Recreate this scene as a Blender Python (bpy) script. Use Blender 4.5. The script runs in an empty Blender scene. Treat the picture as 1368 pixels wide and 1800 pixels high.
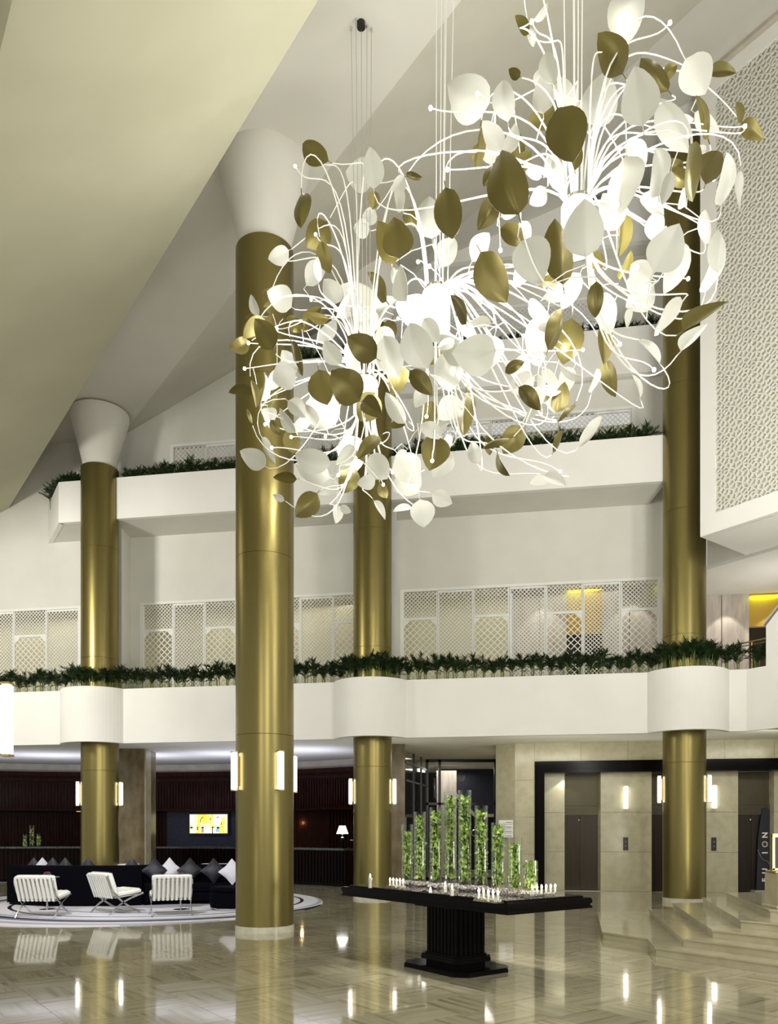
import bpy, math, random
from mathutils import Vector, Matrix, Euler
R = math.radians
rnd = random.Random(7)
C = bpy.context.scene.collection
sc = bpy.context.scene

# ------------------------------------------------------------------ camera
F = 1370.0; CX = 684.0; HY = 1460.0; EYE = 1.7
cam = bpy.data.cameras.new('camera'); camo = bpy.data.objects.new('camera', cam); C.objects.link(camo)
camo.location = (0, 0, EYE); camo.rotation_euler = (R(90), 0, 0)
cam.sensor_fit = 'HORIZONTAL'; cam.sensor_width = 36; cam.lens = F/1368*36
cam.shift_y = 560/1368; cam.clip_end = 200
sc.camera = camo

# ------------------------------------------------------------------ light
sc.view_settings.view_transform = 'Standard'; sc.view_settings.look = 'None'
sc.view_settings.exposure = 0.0; sc.view_settings.gamma = 1; sc.view_settings.use_curve_mapping = False
sc.cycles.max_bounces = 8; sc.cycles.diffuse_bounces = 4; sc.cycles.glossy_bounces = 4
sc.cycles.transmission_bounces = 8; sc.cycles.transparent_max_bounces = 12
sc.cycles.sample_clamp_indirect = 4.0; sc.cycles.sample_clamp_direct = 30
sc.cycles.caustics_reflective = False; sc.cycles.caustics_refractive = False
w = bpy.data.worlds.new('world'); sc.world = w; w.use_nodes = True
w.node_tree.nodes['Background'].inputs[0].default_value = (1.0, 0.985, 0.93, 1)
w.node_tree.nodes['Background'].inputs[1].default_value = 0.6

def area(name, loc, target, size, power, color=(1, .97, .9), size_y=None, spread=None):
    l = bpy.data.lights.new(name, 'AREA'); l.energy = power; l.color = color; l.size = size
    if size_y: l.shape = 'RECTANGLE'; l.size_y = size_y
    if spread: l.spread = R(spread)
    o = bpy.data.objects.new(name, l); C.objects.link(o); o.location = loc
    o.rotation_euler = (Vector(target) - Vector(loc)).to_track_quat('-Z', 'Y').to_euler(); return o
def point(name, loc, power, color=(1, .97, .9), rad=.1):
    l = bpy.data.lights.new(name, 'POINT'); l.energy = power; l.color = color; l.shadow_soft_size = rad
    o = bpy.data.objects.new(name, l); C.objects.link(o); o.location = loc; return o
def spot(name, loc, target, power, angle, color=(1, .95, .85), blend=.2):
    l = bpy.data.lights.new(name, 'SPOT'); l.energy = power; l.color = color; l.spot_size = R(angle); l.spot_blend = blend
    l.shadow_soft_size = .04
    o = bpy.data.objects.new(name, l); C.objects.link(o); o.location = loc
    o.rotation_euler = (Vector(target) - Vector(loc)).to_track_quat('-Z', 'Y').to_euler(); return o
area('front_fill', (3.5, -3.5, 6.5), (0, 18, 5), .45, 420, size_y=5)  # unseen fill behind the camera, kept narrow for thin highlights on the columns
area('front_fill', (-3.5, -3.5, 5.5), (-3, 18, 5), .35, 260, size_y=5)  # second unseen fill behind the camera
area('uplight', (-5.5, 4.5, 1.0), (-4, 11, 12), 1.2, 90, (1, .975, .9))
area('uplight', (6.5, 7, 1.2), (4, 13, 15), 1.2, 240, (1, .975, .9))
area('left_flood', (-11.5, 13.5, 8.0), (-10.5, 22, 9.0), 1.2, 620, size_y=2)
area('right_flood', (9.5, 3, 8), (2, 20, 7), 1.2, 380, size_y=5)
for cx, cy in ((-14, 24.6), (-11, 25.3), (-8, 25.3), (-5, 24.8), (-2.6, 23.6)):
    area('reception_cove', (cx, cy, 3.0), (cx, cy+.5, 5), 2.2, 40, (.76, .78, 1), size_y=1.2)
area('lobby_ceiling_light', (3.5, 21.9, 8.5), (3.5, 21.9, 0), 6, 26, (1, .98, .8), size_y=.8)
area('lobby_ceiling_light', (-4, 23.1, 8.5), (-4, 23.1, 0), 6, 32, (1, .95, .8), size_y=.8)
area('lobby_ceiling_light', (-11.5, 24.4, 8.5), (-11.5, 24.4, 0), 5, 26, (1, .95, .8), size_y=.8)
area('lobby_fill', (10.2, 19.2, 6.2), (10.2, 20.6, 9), 1.2, 40, (1, .93, .9), size_y=.8)  # added below the gallery soffit to brighten it
area('entrance_light', (2.2, 24.5, 4.05), (2.2, 24.5, 0), 2, 35, (1, .96, .88))
area('entrance_light', (2.2, 29.5, 4.0), (2.2, 29.5, 0), 2, 60, (1, .95, .88))
for gx in (5.6, 8.05, 10.5):
    area('green_strip', (gx, 23.3-.163*gx-.12, 8.6 if gx < 9 else 8.2), (gx, 23.3-.163*gx+.1, 8.0 if gx < 9 else 7.6), .95, 5, (.75, 1, .05), size_y=.05)
for gx in (4.4, 6.8, 9.3, 10.5):
    spot('wall_washer', (gx, 23.3-.163*gx-.55, 8.6 if gx < 8 else 8.15), (gx, 23.3-.163*gx-.2, 4), 60, 75)
area('under_balcony_fill', (4.0, 19.4, 3.95), (4.6, 21.9, 1.6), 2.6, 30, (1, .96, .82), size_y=.3)  # this and the next: added to brighten the elevator stone wall
area('under_balcony_fill', (9.3, 18.7, 3.95), (9.2, 21.2, 1.6), 2.0, 26, (1, .96, .82), size_y=.3)
area('screen_fill', (6.2, 9.5, 4.6), (8.4, 15.0, 12.5), .8, 170, (1, .985, .95), size_y=2, spread=110)  # added outside the view to brighten the carved screen
area('under_balcony_fill', (6, 20.5, 2.2), (6, 20.4, 5), 5, 22, (1, .97, .86), size_y=.8)  # this and the next two: added to lift the ceiling below the balcony
area('under_balcony_fill', (0, 20.8, 2.2), (0, 20.7, 5), 4, 16, (1, .97, .9), size_y=.8)
area('under_balcony_fill', (-5, 21.6, 2.4), (-5, 21.5, 5), 4, 16, (.9, .9, 1), size_y=.8)
area('lounge_fill', (-4.5, 9.5, 6.5), (-5.6, 16, .4), .5, 95, (.98, .97, 1), spread=70)  # added to brighten the white lounge chairs
spot('elevator_washer', (4.95, 21.85, 3.2), (4.9, 22.3, 0), 25, 100)
for k in range(3):
    spot('reception_spot', (-7.6+k*.9, 26.6, 3.3), (-7.4+k*.9, 28.9, 1.9), 30, 50, (.6, .65, 1))
spot('desk_vase_fill', (-11.3, 24.6, 3.8), (-11.9, 26.2, 1.4), 90, 30)  # added to brighten the dim vases on the reception desk
spot('table_spot', (.8, 9.0, 8.5), (.8, 9.6, 1.0), 1500, 24, (1, .97, .92), .5)
spot('vase_spot', (3.5, 5.0, 6.5), (.8, 9.6, 1.4), 500, 16, (1, .97, .92), .5)

# ------------------------------------------------------------------ materials
def mat(name, col=(.8, .8, .8), rough=.5, metal=0, emit=None, estr=0, spec=.5, trans=0, ior=1.45, coat=0, alpha=1, sheen=0):
    m = bpy.data.materials.new(name); m.use_nodes = True
    b = m.node_tree.nodes['Principled BSDF']
    b.inputs['Base Color'].default_value = (*col, 1); b.inputs['Roughness'].default_value = rough
    b.inputs['Metallic'].default_value = metal; b.inputs['Specular IOR Level'].default_value = spec
    b.inputs['Transmission Weight'].default_value = trans; b.inputs['IOR'].default_value = ior
    b.inputs['Coat Weight'].default_value = coat; b.inputs['Alpha'].default_value = alpha
    b.inputs['Sheen Weight'].default_value = sheen
    if emit: b.inputs['Emission Color'].default_value = (*emit, 1); b.inputs['Emission Strength'].default_value = estr
    return m
def noisy(m, c1, c2, scale=3, detail=4, stretch=(1, 1, 1), rot=(0, 0, 0), bump=0, lo=.35, hi=.65, bscale=None):
    nt = m.node_tree; N = nt.nodes; L = nt.links; b = N['Principled BSDF']
    tc = N.new('ShaderNodeTexCoord'); mp = N.new('ShaderNodeMapping'); mp.inputs['Scale'].default_value = stretch
    mp.inputs['Rotation'].default_value = rot
    nz = N.new('ShaderNodeTexNoise'); nz.inputs['Scale'].default_value = scale; nz.inputs['Detail'].default_value = detail
    cr = N.new('ShaderNodeValToRGB'); cr.color_ramp.elements[0].position = lo; cr.color_ramp.elements[1].position = hi
    cr.color_ramp.elements[0].color = (*c1, 1); cr.color_ramp.elements[1].color = (*c2, 1)
    L.new(tc.outputs['Object'], mp.inputs[0]); L.new(mp.outputs[0], nz.inputs[0]); L.new(nz.outputs[0], cr.inputs[0])
    L.new(cr.outputs[0], b.inputs['Base Color'])
    if bump:
        bp = N.new('ShaderNodeBump'); bp.inputs['Strength'].default_value = bump; bp.inputs['Distance'].default_value = .02
        if bscale:
            n2 = N.new('ShaderNodeTexNoise'); n2.inputs['Scale'].default_value = bscale; L.new(tc.outputs['Object'], n2.inputs[0]); L.new(n2.outputs[0], bp.inputs['Height'])
        else: L.new(nz.outputs[0], bp.inputs['Height'])
        L.new(bp.outputs[0], b.inputs['Normal'])
    return m
M = {}
M['plaster'] = noisy(mat('plaster', rough=.75, spec=.25), (.68, .67, .61), (.71, .70, .64), 1.5)
M['fascia'] = noisy(mat('fascia_paint', rough=.6, spec=.3), (.80, .79, .75), (.83, .82, .78), 1.2)
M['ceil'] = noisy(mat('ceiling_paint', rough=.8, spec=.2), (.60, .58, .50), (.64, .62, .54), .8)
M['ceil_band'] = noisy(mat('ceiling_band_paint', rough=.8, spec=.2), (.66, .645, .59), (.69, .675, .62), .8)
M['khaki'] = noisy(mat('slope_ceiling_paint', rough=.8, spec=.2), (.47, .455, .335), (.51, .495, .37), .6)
M['gold'] = noisy(mat('brushed_brass', rough=.32, metal=.9, spec=.5), (.205, .168, .058), (.24, .20, .072), 2, stretch=(1, 1, .1))
M['stone_base'] = noisy(mat('pale_stone', rough=.12), (.52, .5, .40), (.62, .6, .5), 8)
M['marble'] = noisy(mat('elevator_stone', rough=.22), (.40, .37, .25), (.47, .435, .30), 5, 8, bump=.02)
M['marble_d'] = noisy(mat('brown_stone', rough=.2), (.125, .095, .05), (.22, .175, .10), 4, 8, stretch=(1, 1, .5))
M['marble_p'] = noisy(mat('veined_grey_stone', rough=.25), (.38, .33, .28), (.52, .47, .42), 3, 10, stretch=(2, 2, .4), rot=(0, .4, 0))
M['step'] = noisy(mat('cream_step_stone', rough=.1), (.42, .385, .26), (.49, .45, .32), 4, 8)
M['black'] = mat('black_lacquer', (.004, .003, .003), .14, spec=.07)
M['black_frame'] = mat('black_metal_frame', (.012, .01, .008), .3)
M['wood'] = noisy(mat('dark_walnut', rough=.3, spec=.07), (.012, .0035, .002), (.032, .010, .006), 6, stretch=(4, 4, .3))
M['navy'] = noisy(mat('navy_panel', rough=.45), (.008, .008, .022), (.016, .016, .042), 5, stretch=(1, 1, 4))
M['granite'] = noisy(mat('green_granite', rough=.1), (.02, .025, .02), (.35, .4, .36), 90, lo=.5, hi=.75)
M['door'] = noisy(mat('bronze_door', rough=.3, metal=.6), (.022, .016, .009), (.03, .022, .012), 3, stretch=(4, 4, .2))
M['door2'] = noisy(mat('bronze_transom', rough=.35, metal=.6), (.05, .043, .022), (.06, .052, .028), 3)
M['gold_panel'] = mat('gold_leaf_panel', (.48, .30, .05), .4, metal=.4)
M['velvet'] = mat('black_velvet', (.002, .002, .004), .9, spec=.05)
M['cush_d'] = mat('charcoal_satin', (.012, .012, .022), .5)
M['cush_w'] = mat('silver_satin', (.62, .62, .70), .5)
M['leather'] = mat('white_leather', (.82, .82, .76), .4)
M['chrome'] = mat('chrome', (.75, .75, .75), .08, metal=1)
M['leafw'] = mat('white_acrylic', (.62, .62, .57), .35, spec=.4)
M['leafg'] = mat('olive_gold_leaf', (.13, .108, .028), .36, metal=.45)
M['stem'] = mat('white_stem', (.93, .93, .88), .35)
M['cable'] = mat('steel_cable', (.45, .44, .4), .4, metal=.3)
M['cable_w'] = mat('white_cable', (.9, .9, .86), .4)
M['bulb'] = mat('bulb_glow', (1, 1, 1), emit=(1, .97, .84), estr=220)
M['hub'] = mat('frosted_glass_hub', (.9, .9, .86), .3, emit=(1, .98, .88), estr=1.1)
M['lamp'] = mat('lamp_glass', (.9, .9, .85), .3, emit=(1, .97, .88), estr=5)
M['lampshade'] = mat('lampshade_lit', (.9, .88, .82), .6, emit=(1, .95, .9), estr=3)
M['flame'] = mat('candle_flame', (1, 1, 1), emit=(1, .85, .6), estr=60)
M['wax'] = mat('candle_wax', (.9, .88, .8), .5)
M['brass'] = mat('polished_brass', (.5, .38, .17), .32, metal=1)
M['lattice'] = mat('white_lattice_paint', (.80, .80, .76), .5)
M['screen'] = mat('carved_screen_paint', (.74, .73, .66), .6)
M['screen_back'] = mat('screen_backing_shade', (.52, .51, .42), .7)  # backing colour darkened to carry the shade inside the carved holes
M['palm1'] = noisy(mat('palm_leaf', rough=.5), (.004, .013, .003), (.028, .06, .012), 9)
M['cane'] = mat('palm_cane', (.16, .22, .04), .5)
M['orchid'] = noisy(mat('orchid_green', rough=.5), (.10, .22, .02), (.58, .74, .20), 30)
M['orchid_w'] = mat('orchid_pale', (.75, .8, .55), .5)
M['branch'] = mat('dark_stem', (.02, .03, .01), .6)
M['crystal'] = noisy(mat('crushed_glass', rough=.15), (.45, .38, .34), (.95, .9, .86), 60, bump=.3)
M['white'] = mat('white_paint', (.82, .82, .82), .5)
M['ink'] = mat('black_print', (.02, .02, .03), .5)
M['grey'] = mat('grey_metal', (.2, .2, .19), .4, metal=.4)
M['red'] = mat('red_petals', (.25, .03, .05), .5)
M['room'] = mat('corridor_wall_paint', (.62, .58, .40), .7)
M['beige_band'] = noisy(mat('beige_stone_band', rough=.4), (.42, .38, .31), (.50, .46, .38), 3)
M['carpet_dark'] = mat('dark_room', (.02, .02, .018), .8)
M['soil'] = mat('planter_soil', (.02, .015, .01), .9)
m = bpy.data.materials.new('clear_glass'); m.use_nodes = True; nt = m.node_tree
for n in list(nt.nodes): nt.nodes.remove(n)
o_ = nt.nodes.new('ShaderNodeOutputMaterial'); mx = nt.nodes.new('ShaderNodeMixShader'); fr = nt.nodes.new('ShaderNodeLayerWeight')
tr = nt.nodes.new('ShaderNodeBsdfTransparent'); gl = nt.nodes.new('ShaderNodeBsdfGlossy'); fr.inputs[0].default_value = .25
gl.inputs['Roughness'].default_value = .02; tr.inputs[0].default_value = (.975, .985, .975, 1)
mm = nt.nodes.new('ShaderNodeMath'); mm.operation = 'MULTIPLY'; mm.inputs[1].default_value = .5; nt.links.new(fr.outputs['Facing'], mm.inputs[0]); nt.links.new(mm.outputs[0], mx.inputs[0]); nt.links.new(tr.outputs[0], mx.inputs[1]); nt.links.new(gl.outputs[0], mx.inputs[2]); nt.links.new(mx.outputs[0], o_.inputs[0])
M['glass'] = m
# white acrylic leaves let light through
nt = M['leafw'].node_tree; b = nt.nodes['Principled BSDF']; tl = nt.nodes.new('ShaderNodeBsdfTranslucent'); tl.inputs[0].default_value = (.9, .9, .82, 1)
mx = nt.nodes.new('ShaderNodeMixShader'); mx.inputs[0].default_value = .22; out = nt.nodes['Material Output']
nt.links.new(b.outputs[0], mx.inputs[1]); nt.links.new(tl.outputs[0], mx.inputs[2]); nt.links.new(mx.outputs[0], out.inputs[0])

# polished vein-cut stone floor: vein direction alternates tile by tile
ED = (.804, .595); DD = (-.595, .804); TILE = .6
m = mat('vein_cut_floor', rough=.07, spec=.75, coat=.35); M['floor'] = m; nt = m.node_tree; N = nt.nodes; L = nt.links
b = N['Principled BSDF']; b.inputs['Coat Roughness'].default_value = .03
geo = N.new('ShaderNodeNewGeometry'); mp = N.new('ShaderNodeMapping'); mp.inputs['Rotation'].default_value = (0, 0, -math.atan2(.595, .804))
L.new(geo.outputs['Position'], mp.inputs[0])
sep = N.new('ShaderNodeSeparateXYZ'); L.new(mp.outputs[0], sep.inputs[0])
def math_(op, a, bb=None):
    n = N.new('ShaderNodeMath'); n.operation = op
    for i, v in enumerate((a, bb)):
        if v is None: continue
        if isinstance(v, (int, float)): n.inputs[i].default_value = v
        else: L.new(v, n.inputs[i])
    return n.outputs[0]
cu = math_('FLOOR', math_('DIVIDE', sep.outputs[0], TILE)); cs = math_('FLOOR', math_('DIVIDE', sep.outputs[1], TILE))
par = math_('FLOORED_MODULO', math_('ADD', cu, cs), 2)
wn = N.new('ShaderNodeTexWhiteNoise'); wn.noise_dimensions = '2D'; cmb = N.new('ShaderNodeCombineXYZ'); L.new(cu, cmb.inputs[0]); L.new(cs, cmb.inputs[1]); L.new(cmb.outputs[0], wn.inputs[0])
def veins(sx, sy):
    c2 = N.new('ShaderNodeCombineXYZ'); L.new(math_('MULTIPLY', sep.outputs[0], sx), c2.inputs[0]); L.new(math_('MULTIPLY', sep.outputs[1], sy), c2.inputs[1]); L.new(math_('MULTIPLY', wn.outputs[0], 40), c2.inputs[2])
    nz = N.new('ShaderNodeTexNoise'); nz.inputs['Scale'].default_value = 1; nz.inputs['Detail'].default_value = 5; L.new(c2.outputs[0], nz.inputs[0]); return nz.outputs[0]
v1 = veins(.9, 15); v2 = veins(15, .9)
mixv = N.new('ShaderNodeMix'); L.new(par, mixv.inputs[0]); L.new(v1, mixv.inputs[2]); L.new(v2, mixv.inputs[3])
cr = N.new('ShaderNodeValToRGB'); e = cr.color_ramp.elements; e[0].position = .3; e[0].color = (.25, .22, .13, 1); e[1].position = .46; e[1].color = (.40, .365, .245, 1)
e2 = cr.color_ramp.elements.new(.68); e2.color = (.48, .445, .32, 1); L.new(mixv.outputs[0], cr.inputs[0])
hs = N.new('ShaderNodeHueSaturation'); L.new(cr.outputs[0], hs.inputs['Color']); L.new(math_('ADD', math_('MULTIPLY', wn.outputs[0], .22), .9), hs.inputs['Value'])
L.new(hs.outputs[0], b.inputs['Base Color'])
nb = N.new('ShaderNodeTexNoise'); nb.inputs['Scale'].default_value = 2.2; bp = N.new('ShaderNodeBump'); bp.inputs['Strength'].default_value = .05; bp.inputs['Distance'].default_value = .02
L.new(geo.outputs['Position'], nb.inputs[0]); L.new(nb.outputs[0], bp.inputs['Height']); L.new(bp.outputs[0], b.inputs['Normal'])

# rug: eccentric rings
m = mat('ringed_rug', rough=.95, spec=.1); M['rug'] = m; nt = m.node_tree; N = nt.nodes; L = nt.links; b = N['Principled BSDF']
tc = N.new('ShaderNodeTexCoord'); mp = N.new('ShaderNodeMapping'); mp.inputs['Location'].default_value = (-.55, -.35, 0); L.new(tc.outputs['Object'], mp.inputs[0])
ln = N.new('ShaderNodeVectorMath'); ln.operation = 'LENGTH'; L.new(mp.outputs[0], ln.inputs[0])
md = N.new('ShaderNodeMath'); md.operation = 'DIVIDE'; md.inputs[1].default_value = 5.2; L.new(ln.outputs['Value'], md.inputs[0])
cr = N.new('ShaderNodeValToRGB'); cr.color_ramp.interpolation = 'CONSTANT'; L.new(md.outputs[0], cr.inputs[0])
W_, G_, K_, P_ = (.62, .61, .66, 1), (.17, .17, .21, 1), (.015, .015, .025, 1), (.36, .36, .42, 1)
stops = [(0, P_), (.30, W_), (.46, P_), (.50, W_), (.62, K_), (.635, W_), (.70, P_), (.725, W_), (.735, K_), (.765, G_), (.80, W_), (.83, P_), (.88, W_), (.93, G_)]
cr.color_ramp.elements[0].color = P_; cr.color_ramp.elements[1].position = .30; cr.color_ramp.elements[1].color = W_
for p_, c_ in stops[2:]:
    el = cr.color_ramp.elements.new(p_); el.color = c_
L.new(cr.outputs[0], b.inputs['Base Color'])

# ------------------------------------------------------------------ mesh helpers
class MB:
    def __init__(s): s.v = []; s.f = []
    def add(s, vs, fs): n = len(s.v); s.v += [tuple(v) for v in vs]; s.f += [tuple(i+n for i in f) for f in fs]; return s
    def box(s, c, sz, rz=0, rx=0, ry=0):
        m = Euler((rx, ry, rz)).to_matrix(); c = Vector(c); vs = []
        for x in (-.5, .5):
            for y in (-.5, .5):
                for z in (-.5, .5): vs.append(c + m @ Vector((x*sz[0], y*sz[1], z*sz[2])))
        return s.add(vs, [(0, 1, 3, 2), (4, 6, 7, 5), (0, 4, 5, 1), (2, 3, 7, 6), (0, 2, 6, 4), (1, 5, 7, 3)])
    def cham(s, c, sz, ch, rz=0, rx=0, ry=0):   # box with chamfered edges (12-gon style: shrink top/bottom + side)
        m = Euler((rx, ry, rz)).to_matrix(); c = Vector(c); hx, hy, hz = sz[0]/2, sz[1]/2, sz[2]/2
        def ring(ix, z):
            return [(-hx+ix+ch, -hy+ix), (hx-ix-ch, -hy+ix), (hx-ix, -hy+ix+ch), (hx-ix, hy-ix-ch), (hx-ix-ch, hy-ix), (-hx+ix+ch, hy-ix), (-hx+ix, hy-ix-ch), (-hx+ix, -hy+ix+ch)], z
        vs = []; 
        for pts, z in (ring(ch, -hz), ring(0, -hz+ch), ring(0, hz-ch), ring(ch, hz)):
            vs += [c + m @ Vector((x, y, z)) for x, y in pts]
        fs = [tuple(range(7, -1, -1)), tuple(range(24, 32))]
        for r in range(3):
            for i in range(8): j = (i+1) % 8; fs.append((r*8+i, r*8+j, r*8+8+j, r*8+8+i))
        return s.add(vs, fs)
    def prism(s, poly, z0, z1):
        n = len(poly); a = sum(poly[i][0]*poly[(i+1) % n][1]-poly[(i+1) % n][0]*poly[i][1] for i in range(n))
        if a < 0: poly = poly[::-1]
        vs = [(x, y, z0) for x, y in poly] + [(x, y, z1) for x, y in poly]
        return s.add(vs, [tuple(range(n-1, -1, -1)), tuple(range(n, 2*n))] + [(i, (i+1) % n, n+(i+1) % n, n+i) for i in range(n)])
    def lathe(s, prof, c=(0, 0, 0), n=32, caps=True, rot=None):
        vs = []; fs = []; k = len(prof); c = Vector(c)
        for r, z in prof:
            for i in range(n):
                a = 2*math.pi*i/n; p = Vector((r*math.cos(a), r*math.sin(a), z))
                if rot: p = rot @ p
                vs.append(c+p)
        for j in range(k-1):
            for i in range(n): i2 = (i+1) % n; fs.append((j*n+i, j*n+i2, (j+1)*n+i2, (j+1)*n+i))
        if caps: fs += [tuple(range(n-1, -1, -1)), tuple((k-1)*n+i for i in range(n))]
        return s.add(vs, fs)
    def cyl(s, c, r, z0, z1, n=16): return s.lathe([(r, z0), (r, z1)], c, n)
    def tube(s, pts, r, n=6, r1=None):
        pts = [Vector(p) for p in pts]; k = len(pts); vs = []; fs = []; up = Vector((0, 0, 1))
        for j, p in enumerate(pts):
            t = (pts[min(j+1, k-1)]-pts[max(j-1, 0)])
            if t.length < 1e-9: t = Vector((0, 0, 1))
            t.normalize(); a = t.cross(up)
            if a.length < .05: a = t.cross(Vector((1, 0, 0)))
            a.normalize(); b = t.cross(a); rr = r if r1 is None else r+(r1-r)*j/(k-1)
            vs += [p+rr*(a*math.cos(2*math.pi*i/n)+b*math.sin(2*math.pi*i/n)) for i in range(n)]
        for j in range(k-1):
            for i in range(n): i2 = (i+1) % n; fs.append((j*n+i, (j+1)*n+i, (j+1)*n+i2, j*n+i2))
        fs += [tuple(range(n)), tuple((k-1)*n+i for i in range(n-1, -1, -1))]
        return s.add(vs, fs)
    def bar(s, a, b, w_, t_, nrm):   # rectangular bar from a to b, width w_ in plane, thickness t_ along nrm
        a, b, nrm = Vector(a), Vector(b), Vector(nrm).normalized(); d = (b-a)
        if d.length < 1e-6: return s
        d.normalize(); sd = d.cross(nrm).normalized()*w_/2; nn = nrm*t_
        vs = [a-sd, a+sd, b+sd, b-sd, a-sd+nn, a+sd+nn, b+sd+nn, b-sd+nn]
        return s.add(vs, [(0, 1, 2, 3), (7, 6, 5, 4), (0, 4, 5, 1), (1, 5, 6, 2), (2, 6, 7, 3), (3, 7, 4, 0)])
    def shift(s, d): s.v = [(x+d[0], y+d[1], z+d[2]) for x, y, z in s.v]; return s
def obj(name, mb, m, parent=None, smooth=False, kind=None, loc=None):
    me = bpy.data.meshes.new(name); me.from_pydata(mb.v, [], mb.f); me.materials.append(m)
    if smooth:
        me.shade_smooth()
        try: me.set_sharp_from_angle(angle=R(35))
        except Exception: pass
    o = bpy.data.objects.new(name, me); C.objects.link(o)
    if parent: o.parent = parent
    if kind: o['kind'] = kind
    if loc: o.location = loc
    return o
def wobj(name, mb, m, parent, **k):     # geometry given in world coordinates under an unrotated parent
    l = parent.location; mb.shift((-l[0], -l[1], -l[2])); return obj(name, mb, m, parent, **k)
def tag(o, label, cat, group=None, kind=None):
    o['label'] = label; o['category'] = cat
    if group: o['group'] = group
    if kind: o['kind'] = kind
    return o
def thing(name, label, cat, loc=(0, 0, 0), rz=0, group=None):
    o = bpy.data.objects.new(name, None); C.objects.link(o); o.location = loc; o.rotation_euler = (0, 0, rz); o.empty_display_size = .1
    return tag(o, label, cat, group)
def struct(name, mb, m, **k): return obj(name, mb, m, kind='structure', **k)
def dup(root, loc, rz=0, label=None, scale=None):
    r = root.copy(); C.objects.link(r); r.location = loc; r.rotation_euler = (0, 0, rz)
    if label: r['label'] = label
    if scale: r.scale = scale
    for ch in root.children:
        c = ch.copy(); C.objects.link(c); c.parent = r
        for g in ch.children:
            d = g.copy(); C.objects.link(d); d.parent = c
    return r
def W(px, py, Y): return Vector(((px-CX)/F*Y, Y, EYE+(HY-py)/F*Y))
def fl(px, py, h=0):   # point of the plane z=h seen at a pixel
    Y = (EYE-h)*F/(py-HY); return Vector(((px-CX)/F*Y, Y, h))
SL = .163
def yb(x, base): return base - SL*x
def xprism(mb, x0, x1, b0, b1, z0, z1):    # block running parallel to the balcony between two offset lines
    return mb.prism([(x0, yb(x0, b0)), (x1, yb(x1, b0)), (x1, yb(x1, b1)), (x0, yb(x0, b1))], z0, z1)
def us(u, s): return (u*ED[0]+s*DD[0], u*ED[1]+s*DD[1])
def ceil_h(x, y):
    u = x*ED[0]+y*ED[1]
    if u < 1.5: return 9.45
    if u < 4.65: return 9.45+.5556*(u-1.5)
    if u < 7.1: return 13.0
    if u < 13.35: return 13+.672*(u-7.1)
    return 17.2+.45*(u-13.35)

# ------------------------------------------------------------------ floor
fb = MB(); fb.box((0, 14, -.06), (60, 50, .1)); floor = struct('floor', fb, M['stone_base'])
cells = []
for i in range(-18, 45):
    for j in range(-8, 46):
        x, y = us((i+.5)*TILE, (j+.5)*TILE)
        if 5.6 < y < 26.5 and abs(x) < .5*y+1.2: cells.append((y, i, j, x))
cells.sort()
tm = MB().box((0, 0, -.005), (TILE-.004, TILE-.004, .01)); first = None
for n, (y, i, j, x) in enumerate(cells[:300]):
    if first is None: first = obj('tile', tm, M['floor'], floor); o = first
    else: o = first.copy(); C.objects.link(o)
    o.location = (x, y, 0); o.rotation_euler = (0, 0, math.atan2(ED[1], ED[0]))
rest = MB()
for y, i, j, x in cells[300:]: rest.box((x, y, -.005), (TILE-.004, TILE-.004, .01), math.atan2(ED[1], ED[0]))
obj('tile_field', rest, M['floor'], floor, kind='stuff')

# ------------------------------------------------------------------ ceiling
def strip(mb, u0, z0, u1, z1, s0=-3, s1=34, t=.15):
    p = [(*us(u0, s0), z0), (*us(u1, s0), z1), (*us(u1, s1), z1), (*us(u0, s1), z0)]
    vs = p+[(x, y, z+t) for x, y, z in p]
    mb.add(vs, [(0, 3, 2, 1), (4, 5, 6, 7), (0, 1, 5, 4), (1, 2, 6, 5), (2, 3, 7, 6), (3, 0, 4, 7)])
ce = struct('ceiling', MB(), M['ceil'])
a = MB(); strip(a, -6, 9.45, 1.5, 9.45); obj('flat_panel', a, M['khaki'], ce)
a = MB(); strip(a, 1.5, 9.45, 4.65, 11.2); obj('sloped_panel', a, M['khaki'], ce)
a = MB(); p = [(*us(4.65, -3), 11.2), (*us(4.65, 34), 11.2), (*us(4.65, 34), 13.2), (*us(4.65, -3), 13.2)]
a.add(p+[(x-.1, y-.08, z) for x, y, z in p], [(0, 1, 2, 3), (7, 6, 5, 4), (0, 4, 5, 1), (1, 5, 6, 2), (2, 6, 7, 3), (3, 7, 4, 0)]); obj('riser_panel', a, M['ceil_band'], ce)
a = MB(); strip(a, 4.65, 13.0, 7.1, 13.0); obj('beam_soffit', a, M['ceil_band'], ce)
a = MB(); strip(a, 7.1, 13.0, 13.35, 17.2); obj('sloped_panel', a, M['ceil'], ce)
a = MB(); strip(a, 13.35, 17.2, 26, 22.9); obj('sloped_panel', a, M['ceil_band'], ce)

# ------------------------------------------------------------------ walls of the upper floors
WB = 21.15
win1 = [(-14.2, -9.0), (-7.06, -.62), (.37, 6.95)]; win2 = [(-6.16, -1.2), (.9, 6.3)]; win3 = [(-.6, 6.0)]
def wall_with(name, x0, x1, base, zb, zt, wins, th=.2):
    mb = MB(); xs = [x0]
    for (a0, a1, z0, z1) in wins:
        xprism(mb, xs[-1], a0, base, base+th, zb, zt); xprism(mb, a0, a1, base, base+th, zb, z0); xprism(mb, a0, a1, base, base+th, z1, zt); xs.append(a1)
    xprism(mb, xs[-1], x1, base, base+th, zb, zt)
    return struct(name, mb, M['plaster'])
wall_with('wall_back', -22, 7.9, WB, 5.43, 10.1, [(a0, a1, 5.44, 8.2) for a0, a1 in win1])
wall_with('wall_upper', -22, 8.4, WB, 10.1, 13.36, [(a0, a1, 10.62, 12.62) for a0, a1 in win2])
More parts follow.
